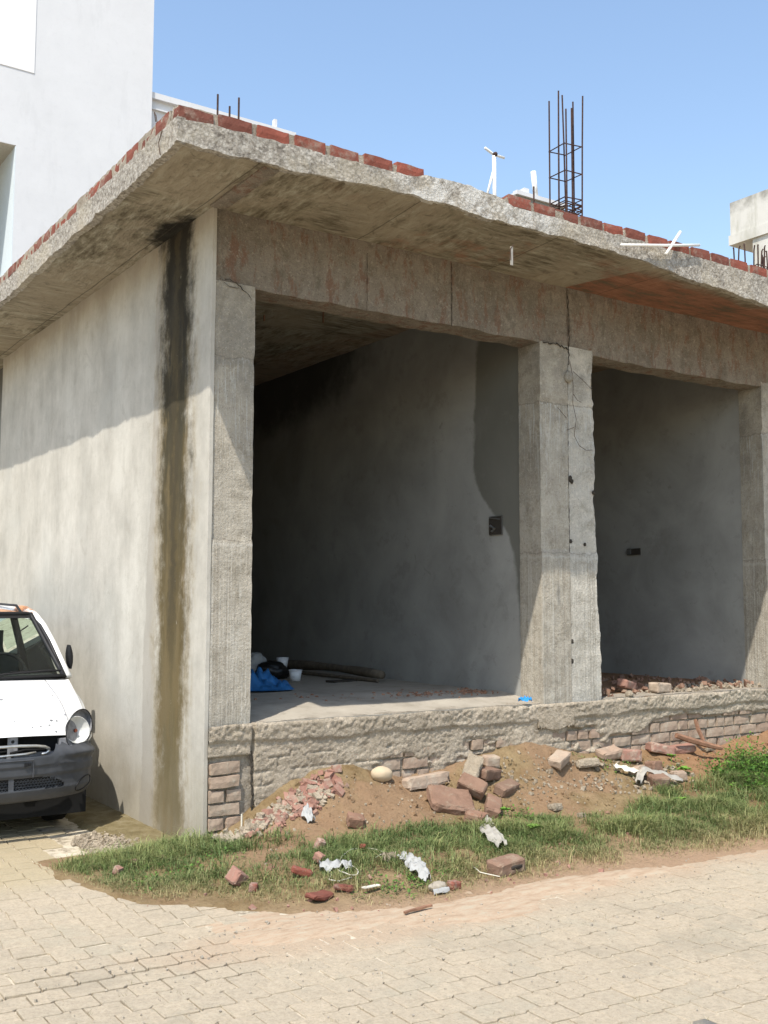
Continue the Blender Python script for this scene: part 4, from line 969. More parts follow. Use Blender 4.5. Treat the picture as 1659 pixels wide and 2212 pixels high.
# headlamps
for s in (-1, 1):
    hl = bpy.data.objects.new('headlight', None); COL.objects.link(hl); hl.parent = CAR
    cx, cy, cz_ = .605, .275, .705
    out_ = []
    for a in np.linspace(0, 2*PI, 33)[:-1]:
        ex = .122*math.cos(a)+.03*math.sin(a); ez = .128*math.sin(a)
        y_ = nose_y(cx+ex)-.045+.35*max(0, ez)+.10*ez+ (.0 if ex < .05 else .10*(ex-.05))
        out_.append((s*(cx+ex), y_, cz_+ez))
    n = len(out_); inn = [(s*cx+(p[0]-s*cx)*.86, p[1]+.035, cz_+(p[2]-cz_)*.86) for p in out_]
    b = MB(); b.add(out_+inn, [(i, (i+1) % n, n+(i+1) % n, n+i) for i in range(n)]+[tuple(n+i for i in range(n))]); b.build('lamp_housing', 'lampgrey', hl)
    MB().tube(out_+[out_[0]], .0035, 6).build('lamp_seal', 'black', hl, True)
    bowl = MB(); R0 = .094; ax_ = Vector((s*.22, -1, .28)).normalized(); e1 = ax_.orthogonal().normalized(); e2 = ax_.cross(e1)
    C0 = Vector((s*.575, nose_y(.575)-.012, .695))
    bowl.grid(lambda u, v: tuple(C0+(e1*math.cos(2*PI*u)+e2*math.sin(2*PI*u))*R0*(.12+.88*v)-ax_*(.055*(1-v*v))+ax_*.022), 28, 8)
    bw = bowl.build('reflector_bowl', 'silver', hl, True); MB().tube([C0-ax_*.035, C0+ax_*.005], [.016, .012], 10).build('bulb', 'bulb', bw)
    MB().tube([C0+(e1*math.cos(a)+e2*math.sin(a))*R0+ax_*.022 for a in np.linspace(0, 2*PI, 25)], .003, 5).build('bowl_rim', 'silver', bw, True)
    sx_ = s*.69; flat('indicator', [((min(s*.665, s*.70), nose_y(.68)-.03, .635), (max(s*.665, s*.70), nose_y(.68)+.0, .695))], 'silver', hl)
    MB().tube([(s*.50, nose_y(.5)-.045, .595), (s*.60, nose_y(.6)-.055, .600), (s*.68, nose_y(.68)-.045, .615), (s*.735, nose_y(.735)-.0, .635)], .009, 6).build('lower_trim', 'paint', hl, True)
# chips knocked out of the paint
RC = random.Random(12)
for x, v, r in ((.115, .42, .012), (.40, .10, .010), (.44, .095, .007), (.31, .05, .005), (.375, .06, .006), (.25, .045, .004), (.52, .16, .007), (.42, .02, .006), (.50, .5, .005), (-.2, .3, .008), (.14, .10, .004)):
    p = hood_pt(x, v); link('paint_chip', blob_mesh('paint_chip', r*1.5, r, .0035, int(x*99)+5, .4, 2), 'lampgrey', CAR, (p[0], p[1], p[2]+.001), (.5, 0, RC.uniform(0, 1)))
p = hood_pt(.69, .12); MB().tube([(.66, p[1]-.01, p[2]+.015), (.70, p[1]+.02, p[2]-.01)], .006, 5).build('dent', 'lampgrey', CAR)
for s in (-1, 1): MB().tube([hood_pt(s*.532, v) for v in np.linspace(0, 1, 14)], .004, 5).build('bonnet_gap', 'lampgrey', CAR)
flat('headlamp_bracket', [((.44, .14, .60), (.50, .19, .655))], 'lampgrey', CAR)

# ------------------------------------------------------------------ things lying about
def drop(name, me, mat, x, y, rot=(0, 0, 0), dz=0.0, label=None, cat=None, group=None, z=None):
    o = link(name, me, mat, None, (x, y, (tz(x, y) if z is None else z)+dz), rot); return tag(o, label, cat, group)
d2 = math.radians
drop('cobblestone', blob_mesh('cobblestone', .088, .062, .056, 3, .06, 4), 'cobble', 1.30, -.12, (0, .12, .15), .045, 'smooth round tan cobblestone resting on the left soil heap by the plinth', 'stone')
drop('brick', chip_mesh('brick', .25, .115, .085, 5, .015, .008, 1.0), 'chunk', 2.00, -.25, (d2(14), d2(-36), d2(34)), .075, 'pale mortar covered brick leaning up on the rubble pile', 'brick')
drop('brick', chip_mesh('brick', .225, .11, .078, 6, .015, .006, .8), 'brick_brown', 2.14, -.25, (d2(10), d2(6), d2(20)), .02, 'brown brick lying flat to the right of the pale leaning brick', 'brick')
drop('brick', chip_mesh('brick', .20, .115, .085, 7, .015, .005, .7), 'brick_brown', 1.90, -.37, (d2(35), d2(20), d2(-52)), .05, 'red brown brick with a pale worn face, tilted in the middle of the pile', 'brick')
drop('stone_slab', chip_mesh('stone_slab', .32, .24, .07, 8, .02, .010, 1.0), 'brick_brown', 1.66, -.42, (d2(30), d2(12), d2(-18)), .00, 'broad flat brown slab fragment sliding off the pile over the grass', 'slab')
drop('brick', chip_mesh('brick', .25, .11, .08, 9, .015, .007, .8), 'brick_brown', 1.93, -.55, (d2(18), d2(-14), d2(48)), .0, 'reddish brick half sunk in grass below the tilted brick', 'brick')
drop('stone', chip_mesh('stone', .16, .13, .10, 10, .014, .012, 1.4, 9), 'brick_brown', 1.66, -.70, (d2(10), d2(5), d2(30)), -.01, 'rounded brown lump at the bottom of the rubble pile above the white cloth', 'stone')
drop('concrete_block', chip_mesh('concrete_block', .40, .10, .085, 11, .02, .008, .8), 'brick_old', 1.66, -.16, (d2(-6), d2(-2), d2(4)), .0, 'long beige block lying against the plinth beside the cobblestone', 'block')
drop('brick', chip_mesh('brick', .24, .10, .08, 12, .015, .006, .8), 'brick_brown', 2.20, -.38, (d2(22), d2(-4), d2(22)), -.025, 'soil covered brick half buried at the right side of the pile', 'brick')
drop('brick', chip_mesh('brick', .12, .10, .08, 13, .014, .006, .8), 'brick_old', 2.26, -.14, (d2(5), d2(4), d2(-10)), .01, 'half brick on top of the pile right behind the leaning one', 'brick')
drop('brick', chip_mesh('brick', .11, .09, .07, 14, .012, .008, 1.2), 'brick_brown', .80, -.55, (d2(15), d2(10), d2(-20)), .0, 'single purplish half brick low on the left soil heap', 'brick')
drop('brick', chip_mesh('brick', .085, .09, .085, 15, .011, .010, 1.6, 12), 'brick_pink', -.22, -.90, (d2(20), d2(30), d2(20)), .01, 'pinkish broken brick lump in the grass at the lower left', 'brick')
drop('brick_shard', chip_mesh('brick_shard', .05, .05, .075, 16, .01, .006, 1.2), 'brick_pink', .39, -.78, (d2(15), d2(20), 0), .015, 'upright pink brick shard in the grass, upper one of a pair', 'brick shard')
drop('brick_shard', chip_mesh('brick_shard', .05, .055, .05, 17, .01, .008, 1.5), 'brick_pink', .27, -.99, (d2(25), 0, d2(30)), .01, 'small pink brick shard just below the upright one', 'brick shard')
drop('brick_shard', chip_mesh('brick_shard', .12, .045, .035, 18, .01, .006, 1.4), 'brick', .12, -1.07, (d2(10), d2(16), d2(-25)), .012, 'bright red slanted brick sliver in the middle of the grass', 'brick shard')
drop('brick_shard', blob_mesh('brick_shard', .028, .022, .02, 6, .4, 2), 'brick', .64, -.90, (0, 0, 0), .03, 'tiny round orange shard at the loop of pale cord', 'brick shard')
drop('brick_shard', chip_mesh('brick_shard', .15, .09, .03, 19, .011, .012, 2.0, 14), 'brick', .07, -1.36, (d2(5), d2(5), d2(15)), .01, 'flat crushed red brick at the lower edge of the grass', 'brick shard')
drop('brick_shard', chip_mesh('brick_shard', .11, .05, .03, 20, .011, .012, 2.0, 14), 'brick', .22, -1.36, (d2(-5), d2(5), d2(-35)), .01, 'second crushed red piece, right of the flat one', 'brick shard')
drop('brick_shard', chip_mesh('brick_shard', .075, .06, .045, 21, .01, .009, 1.8, 14), 'brick', .80, -1.58, (0, d2(5), d2(10)), .0, 'dark red brick piece beside the grey stone at the path edge', 'brick shard')
drop('brick_shard', chip_mesh('brick_shard', .05, .05, .04, 22, .01, .008, 1.6), 'brick', -.16, -1.04, (0, 0, 1), .0, 'small red chip just below the pinkish lump', 'brick shard')
drop('brick_shard', chip_mesh('brick_shard', .05, .045, .05, 23, .01, .008, 1.6), 'brick_pink', -.65, -.26, (d2(20), 0, .5), .0, 'pale pink chip at the far left tip of the grass', 'brick shard')
drop('brick_shard', chip_mesh('brick_shard', .07, .04, .03, 24, .01, .006, 1.6), 'brick_pink', -.50, -.16, (0, d2(12), .7), .005, 'thin pink shard a little right of the leftmost chip', 'brick shard')
drop('stone', blob_mesh('stone', .06, .04, .03, 7, .2, 3), 'stone', .71, -1.56, (0, 0, .1), .015, 'grey rounded stone at the path edge between white scrap and red piece', 'stone')
hb = drop('brick', chip_mesh('brick', .23, .115, .085, 25, .0125, .006, .8), 'brick_brown', 1.26, -1.49, (d2(6), d2(-3), d2(6)), -.005, 'whole dark red brick with a hollow face lying at the grass edge', 'brick')
link('frog_shade', blob_mesh('frog_shade', .055, .007, .017, 3, .5, 3), 'gunk', hb, (.03, -.054, .042))  # dark blob stands in for the shade inside the brick's hollow
for k, (x, y, l, w, h_, mt, lab) in enumerate([
    (3.55, -.10, .22, .12, .07, 'brick_old', 'pale flat brick sticking out under the middle pillar at the right'),
    (3.72, -.17, .18, .11, .10, 'brick_pink', 'pinkish brick tilted against the plinth right of the middle pillar'),
    (3.62, -.36, .16, .10, .08, 'brick_old', 'beige brick in the rubble strip, left of the dark stone'),
    (3.82, -.34, .12, .11, .10, 'brick_brown', 'round brown half brick in the rubble strip'),
    (3.66, -.52, .15, .13, .09, 'brick_brown', 'brown stone wrapped by the dirty rag at the right'),
    (3.95, -.48, .12, .10, .08, 'brick_old', 'grey brown stone right of the dirty rag'),
    (4.16, -.10, .24, .12, .08, 'brick_pink', 'reddish brick row end beside the wooden stick'),
    (4.44, -.10, .24, .11, .06, 'brick_pink', 'low reddish brick lying under the wooden stick'),
    (2.92, -.18, .22, .12, .08, 'brick_old', 'mortared brick wedged below the foot of the middle pillar'),
    (3.20, -.20, .20, .12, .07, 'chunk', 'lumpy concrete piece just right of the pillar foot'),
    (2.43, -.66, .10, .07, .05, 'chunk', 'small pale stone by the dark crack in the soil'),
    (2.50, -.85, .05, .04, .03, 'chunk', 'tiny pale stone in front of the right soil heap'),
    (4.75, -.12, .14, .10, .03, 'chunk', 'flat pale disc of mortar beside the wooden stick')]):
    R = random.Random(k+70); drop('brick' if 'brick' in lab else 'stone', chip_mesh('brick', l, w, h_, 60+k, .016, .009, 1.2, 12), mt, x, y, (R.uniform(-.3, .3), R.uniform(-.25, .25), R.uniform(-.5, .5)), -.005, lab, 'brick' if 'brick' in lab else 'stone')
tag(MB().tube([(4.30, -.16, .47), (4.42, -.18, .43), (4.62, -.26, .37), (4.72, -.30, .345)], [.022, .026, .024, .018], 6).build('wooden_stick', 'wood'), 'thick reddish wooden stick lying on the bricks at the right', 'stick')
tag(MB().tube([(4.62, -.10, .58), (4.63, -.12, .50), (4.65, -.16, .40)], [.016, .02, .018], 6).build('wooden_stick', 'wood'), 'short wooden stake standing upright against the plinth at the right', 'stick')
def crumple(name, pts, w, mat, label, cat, seed=0, n=26, amp=.02):
    P = np.array(pts, float); t = np.linspace(0, 1, len(P)); R = np.random.RandomState(seed); U = 7; V_ = []
    for i in range(n+1):
        s_ = i/n; c = np.array([np.interp(s_, t, P[:, k]) for k in range(3)]); d = np.array([np.interp(min(1, s_+.05), t, P[:, k])-np.interp(max(0, s_-.05), t, P[:, k]) for k in range(2)]); d /= np.linalg.norm(d)+1e-9; sd_ = np.array([-d[1], d[0], 0])
        ww = w*(.5+.5*math.sin(PI*min(1, max(.08, s_))))
        for j in range(U+1):
            q = c+sd_*(j/U-.5)*ww; q = q+np.array([0, 0, .022*math.cos((j/U-.5)*PI)+amp*(math.sin(j*2.3+s_*9+seed)*.5+.4*math.sin(j*1.1-s_*23+seed))]); V_.append(q+R.uniform(-1, 1, 3)*amp*.16)
    F = [(i*(U+1)+j, i*(U+1)+j+1, (i+1)*(U+1)+j+1, (i+1)*(U+1)+j) for i in range(n) for j in range(U)]
    o = link(name, np_mesh(name, np.array(V_), F), mat); return tag(o, label, cat)
T = lambda x, y, dz=.01: (x, y, tz(x, y)+dz)
crumple('cloth', [T(1.60, -.86, .03), T(1.55, -.98, .045), T(1.50, -1.10, .05), T(1.45, -1.24, .04)], .12, 'cloth', 'crumpled dirty white cloth lying in the grass below the rubble pile', 'cloth', 3)
crumple('cloth', [T(1.70, -.78, .05), T(1.68, -.84, .05), T(1.66, -.90, .03)], .05, 'cloth', 'small twisted end of white cloth above the larger one', 'cloth', 5, 12)
crumple('litter', [T(.74, -1.17, .03), T(.74, -1.28, .045), T(.72, -1.38, .04), T(.70, -1.48, .03)], .10, 'paper', 'torn strip of white plastic litter running down the grass to the path', 'litter', 7, 24, .03)
crumple('litter', [T(.62, -1.14, .03), T(.70, -1.16, .03)], .05, 'chunk', 'beige crumpled wrapper at the upper end of the white strip', 'litter', 8, 8, .03)
crumple('litter', [T(.22, -1.10, .03), T(.32, -1.13, .035), T(.40, -1.15, .03)], .08, 'paper', 'greyish white scrap inside the cord ring in the middle of the grass', 'litter', 9, 12, .03)
crumple('litter', [T(.60, -.30, .03), T(.56, -.36, .03), T(.58, -.42, .02)], .07, 'paper', 'white rag scrap caught in the pink rubble of the left heap', 'litter', 10, 10, .03)
crumple('litter', [T(.63, -1.62, .012), T(.74, -1.62, .012)], .035, 'paper', 'flat white paper strip on the path edge below the grey stone', 'litter', 11, 5, .004)
crumple('rag', [T(3.45, -.50, .04), T(3.60, -.42, .07), T(3.74, -.52, .07), T(3.84, -.62, .03)], .09, 'cloth', 'dirty white rag draped over stones in the rubble strip at the right', 'rag', 12, 20, .02)
crumple('rag', [T(3.40, -.30, .04), T(3.5, -.36, .05), T(3.6, -.44, .04)], .06, 'string', 'cream coloured rag just left of the dirty white one', 'rag', 13, 12, .02)
crumple('blue_wrapper', [(2.66, -.02, .83), (2.72, -.03, .835), (2.78, -.02, .825)], .06, 'bluebag', 'bright blue plastic wrapper on the sill beside the middle pillar', 'wrapper', 14, 9, .018)
def cord(pts, label, r=.0032): tag(MB().tube([T(x, y, .028) for x, y in pts], r, 5).build('cord', 'string', smooth=True), label, 'cord')
cord([(.34, -1.10), (.42, -1.02), (.50, -.95), (.56, -.90), (.60, -.90)], 'pale cord stretching up the grass left of the orange shard')
cord([(.64, -.90), (.70, -.96), (.71, -1.04), (.64, -1.09), (.60, -1.10)], 'pale cord bent like a hook right of the orange shard')
cord([(.36+.055*math.cos(a), -1.17+.085*math.sin(a)) for a in np.linspace(0, 2*PI, 16)], 'ring of white cord lying on the grass')
cord([(.24, -1.20), (.20, -1.24), (.24, -1.28), (.33, -1.27)], 'short curl of white cord below the ring')
cord([(1.08, -1.40), (1.06, -1.50), (1.12, -1.60)], 'thin bent straw in front of the dark red brick', .003)
tag(MB().tube([T(.20, -.16, .0), T(.20, -.16, .10)], .006, 5).build('stake', 'string'), 'thin pale stick standing upright at the foot of the left pillar', 'stick')
tag(chip_o := link('wood_chip', chip_mesh('wood_chip', .22, .02, .012, 4, .012, .004, 1), 'wood', None, (.40, -1.80, .012), (0, 0, .12)), 'thin dark splinter lying on the blown sand at the path edge', 'splinter')
tag(link('leaf', chip_mesh('leaf', .12, .03, .006, 5, .012, .004, 1), 'string', None, (.36, -1.42, tz(.36, -1.42)+.03), (0, 0, .1)), 'dry pale leaf lying at the lower grass edge', 'leaf')

# rubble too small to pick apart
def scatter(name, n, fn, sizes, mat, label, seed, parent=None):
    R = random.Random(seed); b = MB()
    for _ in range(n):
        x, y, z_ = fn(R); s_ = R.uniform(*sizes)*(.4+R.random()); e = Euler((R.uniform(0, 6), R.uniform(0, 6), R.uniform(0, 6))).to_matrix()
        v = [(a*R.uniform(.6, 1.1), b_*R.uniform(.5, 1), c*R.uniform(.35, .8)) for a in (-1, 1) for b_ in (-1, 1) for c in (-1, 1)]
        b.add([Vector((x, y, z_))+(e @ Vector(q))*s_*.5 for q in v], [(0, 1, 3, 2), (4, 6, 7, 5), (0, 4, 5, 1), (2, 3, 7, 6), (0, 2, 6, 4), (1, 5, 7, 3)])
    return tag(b.build(name, mat, parent, fix=True), label, 'rubble', kind='stuff')
def on(x, y, dz=.004): return (x, y, tz(x, y)+dz)
def g1(R):
    t = R.random(); return on(.28+.62*t+R.gauss(0, .06), -.16-.22*R.random()+.12*t, .01)
scatter('brick_rubble', 190, g1, (.018, .065), 'brick_pink', 'broken pink brick rubble on the left flank of the left heap', 1)
scatter('mortar_rubble', 220, lambda R: on(.05+.75*R.random(), -.10-.10*R.random()-.12*R.random(), .01), (.016, .06), 'chunk', 'grey mortar rubble along the foot of the left pillar', 2)
scatter('pebbles', 500, lambda R: on(R.uniform(0, 5.5), -R.uniform(.1, .8)), (.006, .018), 'chunk', 'small pale pebbles scattered over the bare soil', 3)
scatter('clods', 420, lambda R: on(R.uniform(.2, 5.5), -R.uniform(.05, .75)), (.010, .035), 'soil', 'clods of soil on the heaps', 4)
scatter('mortar_crumbs', 200, lambda R: on(R.gauss(3.45, .35), -R.uniform(.15, .6), .01), (.010, .035), 'chunk', 'pale mortar crumbs in the rubble strip right of the pillar', 5)
scatter('mortar_crumbs', 110, lambda R: on(R.gauss(2.4, .22), -R.uniform(.08, .5), .006), (.008, .026), 'chunk', 'pale mortar crumbs right of the brick pile', 6)
scatter('brick_crumbs', 160, lambda R: on(R.uniform(-.9, 4.8), -R.uniform(.8, 1.75)), (.008, .03), 'brick_pink', 'tiny pink brick crumbs in the grass', 7)
def gv(R):
    a, r = R.uniform(0, 6.28), math.sqrt(R.random()); return (-.40+.21*r*math.cos(a), .60+.36*r*math.sin(a), .0)
scatter('broken_concrete', 700, gv, (.008, .026), 'chunk', 'broken concrete and gravel in the hole of the cement apron', 8)
for k, (x, y, l, w) in enumerate([(-.28, .78, .16, .10), (-.42, .86, .12, .09), (-.24, .58, .10, .09), (-.22, .95, .09, .05)]): pass
scatter('room_rubble', 260, lambda R: (R.uniform(3.6, 5.75), R.uniform(.12, 1.4)**1.1, .80+.05*R.random()), (.014, .06), 'brick_brown', 'brick and earth rubble on the floor of the second bay', 9)
scatter('room_crumbs', 160, lambda R: (R.uniform(4.3, 5.75), R.uniform(.05, .5), .80+.02*R.random()), (.015, .05), 'chunk', 'pale crumbs along the inside edge of the second bay', 10)
scatter('dry_leaves', 170, lambda R: (2.0+.85*R.random()**.6, R.gauss(.62, .10), .850), (.010, .03), 'wood', 'dark dry leaves and twigs on the floor beside the middle pillar', 11)
scatter('floor_dirt', 120, lambda R: (R.gauss(1.9, .35), R.gauss(.80, .16), .848), (.012, .035), 'wood', 'flakes of dried mud on the first bay floor', 12)
scatter('path_grit', 900, lambda R: (R.uniform(-1.6, 3.0), -1.5-R.random()**1.6*2.0, .003), (.003, .012), 'stone', 'grit scattered on the pavers', 13)
tag(link('brick', chip_mesh('brick', .22, .11, .085, 33, .015, .007, .8), 'brick_old', None, (4.45, .14, .805), (0, .05, .12)), 'pale brick lying on the sill of the second bay', 'brick')
tag(link('brick', chip_mesh('brick', .20, .11, .075, 34, .015, .007, .8), 'brick_pink', None, (4.25, .36, .83), (.1, .2, .3)), 'reddish brick just inside the second bay, behind the pale one', 'brick')
tag(link('stone', blob_mesh('stone', .04, .035, .032, 9, .25, 3), 'chunk', None, (3.93, .02, .82)), 'small white stone on the sill left of the pale brick', 'stone')

# inside the first bay
FZ = .858
TR = np.random.RandomState(4)
def tarp(u, v):
    x = .75+.72*u+.06*math.sin(v*5); y = 1.45+.75*v+.05*math.sin(u*6)
    e = min(1, 5*min(u, 1-u, v, 1-v)); r = fbm(np.array([[x*6, y*5, 1.0]]), 4, 55, .6)[0]; r2_ = abs(fbm(np.array([[x*11, y*7, 4.0]]), 3, 56, .6)[0])
    return (x, y, FZ+.012+e*(.055+.13*r+.20*r2_))
tag(MB().grid(tarp, 44, 44).build('tarpaulin', 'tarp', smooth=True), 'crumpled blue tarpaulin on the floor behind the left pillar', 'tarpaulin')
bk = thing('bucket', 'small white plastic tub standing on the shop floor', 'tub', (2.02, 2.42, FZ-.002))
MB().tube([(0, 0, 0), (0, 0, .10)], [.048, .062], 20).build('tub_body', 'bucket', bk, True); MB().tube([(.063*math.cos(a), .063*math.sin(a), .10) for a in np.linspace(0, 2*PI, 25)], .005, 6).build('rim', 'bucket', bk, True)
bk = thing('bucket', 'white tub half hidden behind the black bag', 'tub', (2.25, 3.10, FZ+.08)); MB().tube([(0, 0, 0), (0, 0, .10)], [.048, .062], 16).build('tub_body', 'bucket', bk, True)
MB().tube([(0, 0, -.085), (0, 0, 0)], [.06, .06], 10).build('tub_stand', 'blackbag', bk)
tag(link('bag', blob_mesh('bag', .17, .14, .10, 8, .35, 4), 'blackbag', None, (1.98, 2.78, FZ+.065), (0, .2, 0)), 'black bag slumped beside the white tub', 'bag')
tag(link('bag', blob_mesh('bag', .12, .10, .12, 12, .45, 4), 'paper', None, (1.86, 2.95, FZ+.12), (0, .6, .3)), 'crumpled clear white plastic bag left of the black bag', 'bag')
tag(link('wrapper', blob_mesh('wrapper', .10, .08, .025, 13, .4, 3), 'orange', None, (1.72, 2.78, FZ+.025)), 'orange wrapper under the white plastic bag', 'wrapper')
mr_ = thing('rolled_mat', 'long rolled brown mat lying along the partition wall', 'mat', (0, 0, 0))
RM = random.Random(2); pts = [(2.60+.03*math.sin(t*4), 1.82+t*3.6, .925+.02*math.sin(t*6)) for t in np.linspace(0, 1, 20)]
MB().tube(pts, [.038+.008*math.sin(i*.9)+.008*(i > 4) for i in range(20)], 12).build('roll', 'matroll', mr_, True)
MB().tube([(2.54, 1.80, .875), (2.50, 3.0, .875), (2.46, 4.6, .875)], .018, 6).build('flap', 'matroll', mr_)
tag(link('wood_plank', chip_mesh('wood_plank', .30, .12, .02, 35, .03, .006, .8), 'gunk', None, (2.30, 2.05, FZ), (0, 0, .2)), 'short dark board lying on the floor before the mat', 'board')

# ------------------------------------------------------------------ grass and weeds
rs = np.random.RandomState(7)
def density(x, y):
    e = ye(x); d = y-e
    a = sm((d+.03)/.34); soil = -np.interp(x, [-1, -.1, .1, .35, .6, 1.0, 1.4, 1.6, 1.8, 2.0, 2.4, 2.75, 3.1, 3.4, 3.9, 4.3, 4.8, 6, 9], [-.35, -.25, .05, .42, .62, .66, .62, .66, .62, .60, .74, .86, .80, .62, .55, .48, .35, .30, .30])
    P = np.stack([x*5, y*5, 0*x], 1); n = fbm(P, 4, 88, .6); P2 = np.stack([x*1.6, y*1.6, 0*x], 1); n2 = fbm(P2, 3, 89)
    b = sm((soil-y+.10*n)/.12)
    left_ = sm((x+.98+.06*n)/.25)
    return a*b*left_*np.clip(.72+1.7*n+.5*n2, 0.04, 1)
N = 120000
gx = rs.uniform(-1.05, 8.2, N*3); gy = rs.uniform(-2.4, .18, N*3)
keepm = (rs.uniform(0, 1, N*3) < density(gx, gy)) & ~((gy > -.02) & (gx > -.0))
gx, gy = gx[keepm], gy[keepm]
# thin the far right, outside the view
km = rs.uniform(0, 1, len(gx)) < np.interp(gx, [-1, 4.4, 5.5, 8.2], [1, 1, .35, .25]); gx, gy = gx[km], gy[km]
n = len(gx); gz = terr_full(gx, gy)-.004
P = np.stack([gx, gy, 0*gx], 1); cl = fbm(P*4.5, 4, 91, .6); cl2 = fbm(P*1.7, 3, 92)
edge = sm((gy-ye(gx))/.62)
h = (.020+.036*edge)*(1+1.3*cl+.5*cl2)*rs.uniform(.5, 1.35, n); h *= np.interp(gx, [-1, -.6, 0, 3.5, 4.4, 6], [.6, .95, 1.1, 1.15, 1.6, 1.8]); h *= np.where(rs.uniform(0, 1, n) < .05, 1.7, 1.0); h = np.clip(h, .012, .14)
az = rs.uniform(0, 2*PI, n); bend = rs.uniform(.35, 1.8, n)*h; wd = rs.uniform(.0011, .0023, n)*np.interp(h, [.01, .1], [.9, 1.3])
dx, dy = np.cos(az), np.sin(az); sx, sy = -dy, dx
V = np.zeros((n, 5, 3))
for k, (tt, wk) in enumerate(((0, 1), (.55, .8))):
    for s_, q in ((-1, 0), (1, 1)):
        V[:, 2*k+q, 0] = gx+dx*bend*tt*tt*.8+s_*sx*wd*wk; V[:, 2*k+q, 1] = gy+dy*bend*tt*tt*.8+s_*sy*wd*wk; V[:, 2*k+q, 2] = gz+h*tt
V[:, 4, 0] = gx+dx*bend; V[:, 4, 1] = gy+dy*bend; V[:, 4, 2] = gz+h*(.92-.25*(bend/h-.3))
base = np.arange(n)*5; me = bpy.data.meshes.new('grass')
me.vertices.add(n*5); me.vertices.foreach_set('co', V.ravel())
loops = np.empty((n, 7), np.int64); loops[:, :4] = base[:, None]+[0, 1, 3, 2]; loops[:, 4:] = base[:, None]+[2, 3, 4]
me.loops.add(n*7); me.loops.foreach_set('vertex_index', loops.ravel().astype(np.int32))
me.polygons.add(n*2); st_ = np.stack([np.arange(n)*7, np.arange(n)*7+4], 1).ravel(); me.polygons.foreach_set('loop_start', st_.astype(np.int32))
me.polygons.foreach_set('loop_total', np.tile([4, 3], n).astype(np.int32)); me.update(calc_edges=True); me.validate()
g_ = np.array([.120, .185, .058]); yl = np.array([.38, .31, .16]); lg_ = np.array([.27, .30, .11]); bg_ = np.array([.06, .10, .034])
dry = np.clip((1-edge)*1.15+.25*rs.normal(0, 1, n)+.35*cl, 0, 1)[:, None]; dry = dry**1.4
lt = np.clip(.35*rs.normal(0, 1, n)+.9*cl2+.8*cl+.25, 0, 1)[:, None]; dk = np.clip(rs.normal(.2, .35, n)-cl*.3, 0, 1)[:, None]
col = g_*(1-lt)+lg_*lt; col = col*(1-dk*.6)+bg_*dk*.6; col = col*(1-dry*.85)+yl*dry*.85; col *= rs.uniform(.75, 1.25, n)[:, None]
ca = me.color_attributes.new('tint', 'FLOAT_COLOR', 'POINT'); c4 = np.ones((n, 5, 4)); c4[:, :, :3] = col[:, None, :]; ca.data.foreach_set('color', c4.ravel())
tag(link('grass', me, 'grass'), 'short green grass covering the verge between path and building', 'grass', kind='stuff')
print('blades', n)

# leafy weeds at the right (a mass) and single small plants
def leafs(b, c, rad, hh, nl, R, ls):
    for _ in range(nl):
        a = R.uniform(0, 2*PI); r = rad*math.sqrt(R.random()); z_ = hh*R.random()
        p = Vector((c[0]+r*math.cos(a), c[1]+r*math.sin(a), c[2]+z_)); d = Vector((math.cos(a+R.gauss(0, .8)), math.sin(a+R.gauss(0, .8)), R.uniform(-.1, .8))).normalized(); l = ls*R.uniform(.6, 1.3); s_ = d.cross(Vector((0, 0, 1))).normalized()*l*.28; up = Vector((0, 0, 1))*l*.12
        b.add([p, p+d*l*.45+s_+up, p+d*l, p+d*l*.45-s_+up], [(0, 1, 2, 3)])
RW = random.Random(6); wv = MB()
for _ in range(620):
    x = RW.uniform(3.75, 7.5); y = RW.uniform(-1.15, -.32)
    w_x = 1 if x > 4.75 else max(0, (x-4.15)/.6)
    if RW.random() > w_x or (x < 4.6 and y > -.42) or y < -1.15+.0*x: continue
    leafs(wv, (x, y, tz(x, y)), .08, .06+.20*RW.random()*w_x, 26, RW, .034)
def col_attr(me, a, b_, seed):
    R = np.random.RandomState(seed); ca_ = me.color_attributes.new('tint', 'FLOAT_COLOR', 'POINT'); nv = len(me.vertices); t = np.repeat(R.uniform(0, 1, nv//4+1), 4)[:nv, None]
    c = np.ones((nv, 4)); c[:, :3] = np.array(a)*(1-t)+np.array(b_)*t; ca_.data.foreach_set('color', c.ravel())
me = wv.mesh('weeds', fix=False); col_attr(me, (.05, .13, .025), (.16, .30, .05), 3)
tag(link('weeds', me, 'grass'), 'dense bright green leafy weeds on the verge at the right edge', 'weeds', kind='stuff')
wv = MB()
for cx, cy, nn, rr in ((.62, -1.42, 40, .16), (-.35, -.55, 25, .18), (2.0, -.72, 26, .15), (3.55, -.24, 30, .20), (4.15, -.34, 30, .18)):
    for _ in range(nn):
        x, y = RW.gauss(cx, rr), RW.gauss(cy, rr*.5)
        if y < .0: leafs(wv, (x, y, tz(x, y)), .03, .03, 7, RW, .022)
me = wv.mesh('clover', fix=False); col_attr(me, (.06, .15, .03), (.15, .27, .05), 5)
tag(link('clover', me, 'grass'), 'low clover patches growing through the grass', 'weeds', kind='stuff')
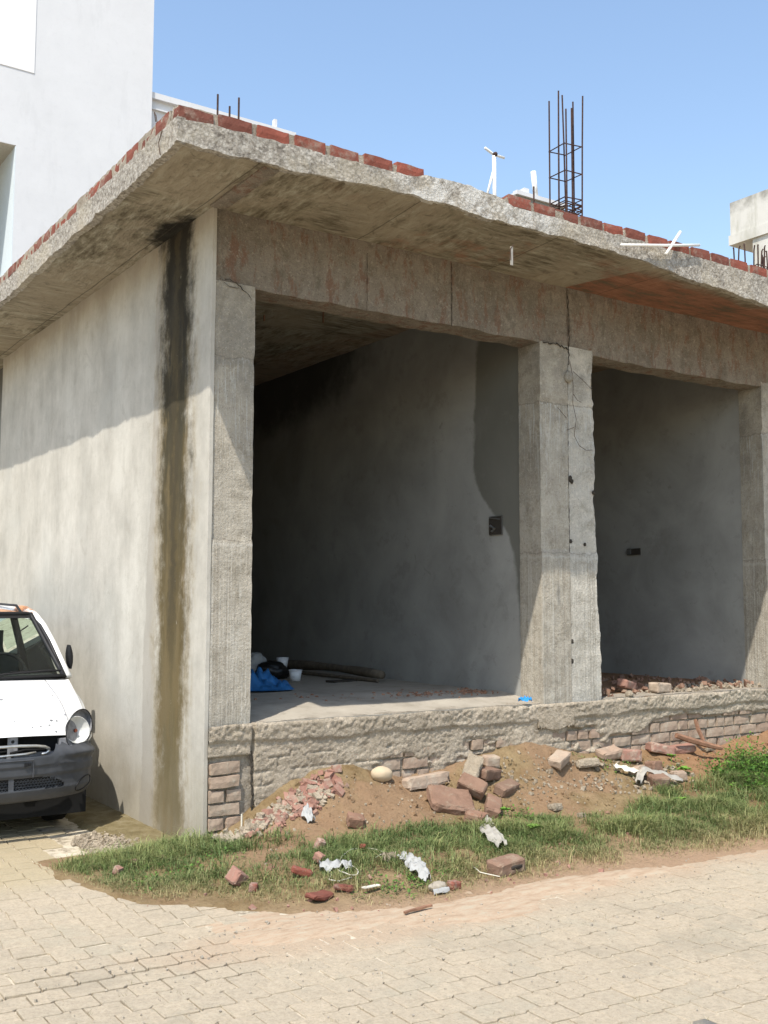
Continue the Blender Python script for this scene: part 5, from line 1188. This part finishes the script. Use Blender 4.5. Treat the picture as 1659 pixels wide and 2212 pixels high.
for k, (x, y, nl, ls, lab) in enumerate([(1.87, -1.06, 6, .055, 'light green broadleaf weed right of the white cloth'), (3.38, -.98, 7, .055, 'yellow green broadleaf weed in the middle of the right hand grass'),
        (4.08, -.44, 8, .06, 'light green weed just right of the dirty rag'), (4.14, -.24, 4, .05, 'yellow green seedling by the red soil below the plinth'), (1.95, -.66, 5, .05, 'light green weed at the foot of the brick pile')]):
    wd_ = thing('weed', lab, 'weed', (x, y, tz(x, y)+.02)); R = random.Random(k)
    MB().tube([(0, 0, -.02), (.005, 0, .03)], .003, 5).build('stem', 'leaf', wd_)
    for q in range(nl):
        a = q*2.4+R.random(); l = ls*R.uniform(.8, 1.2); b = MB()
        b.add([(0, 0, .02), (l*.35, l*.30, .035), (l*.75, l*.32, .035), (l, 0, .025), (l*.75, -l*.32, .035), (l*.35, -l*.30, .035)], [(0, 1, 2, 3), (0, 3, 4, 5)])
        b.build('leaf', 'leaf', wd_, rot=(0, R.uniform(-.3, .1), a), fix=False)

# dry straw lying in the grass and weeds rooted in the paver joints
RS = random.Random(44); b = MB()
for _ in range(1500):
    x = RS.uniform(-.8, 5.0); y = float(ye(x))+RS.uniform(.0, .9); a = RS.uniform(0, 6.28); l = RS.uniform(.02, .07); z0 = tz(x, y)+RS.uniform(.008, .04)
    b.tube([(x, y, z0), (x+l*.5*math.cos(a), y+l*.5*math.sin(a), z0+RS.uniform(.0, .025)), (x+l*math.cos(a+.3), y+l*math.sin(a+.3), z0+RS.uniform(-.01, .01))], .0007, 3, cap=False)
tag(b.build('dry_straw', 'straw', fix=False), 'dry straw lying in the grass along the path edge', 'straw', kind='stuff')
b = MB()
for _ in range(70):
    x = RS.uniform(-1.6, 3.2); y = -1.9-RS.random()*1.7
    if RS.random() < .5: x = round((x+7)/PL*2)/2*PL-7+PL/2
    for q in range(RS.randint(2, 6)):
        px, py = x+RS.gauss(0, .012), y+RS.gauss(0, .012); a = RS.uniform(0, 6.28); l = RS.uniform(.006, .018)
        b.add([(px-.001, py, -.004), (px+.001, py, -.004), (px+l*math.cos(a), py+l*math.sin(a), l)], [(0, 1, 2)])
me = b.mesh('joint_weeds', fix=False); col_attr(me, (.12, .13, .05), (.22, .20, .09), 9)
tag(link('joint_weeds', me, 'grass'), 'tiny dry weeds growing in the paver joints', 'weeds', kind='stuff')
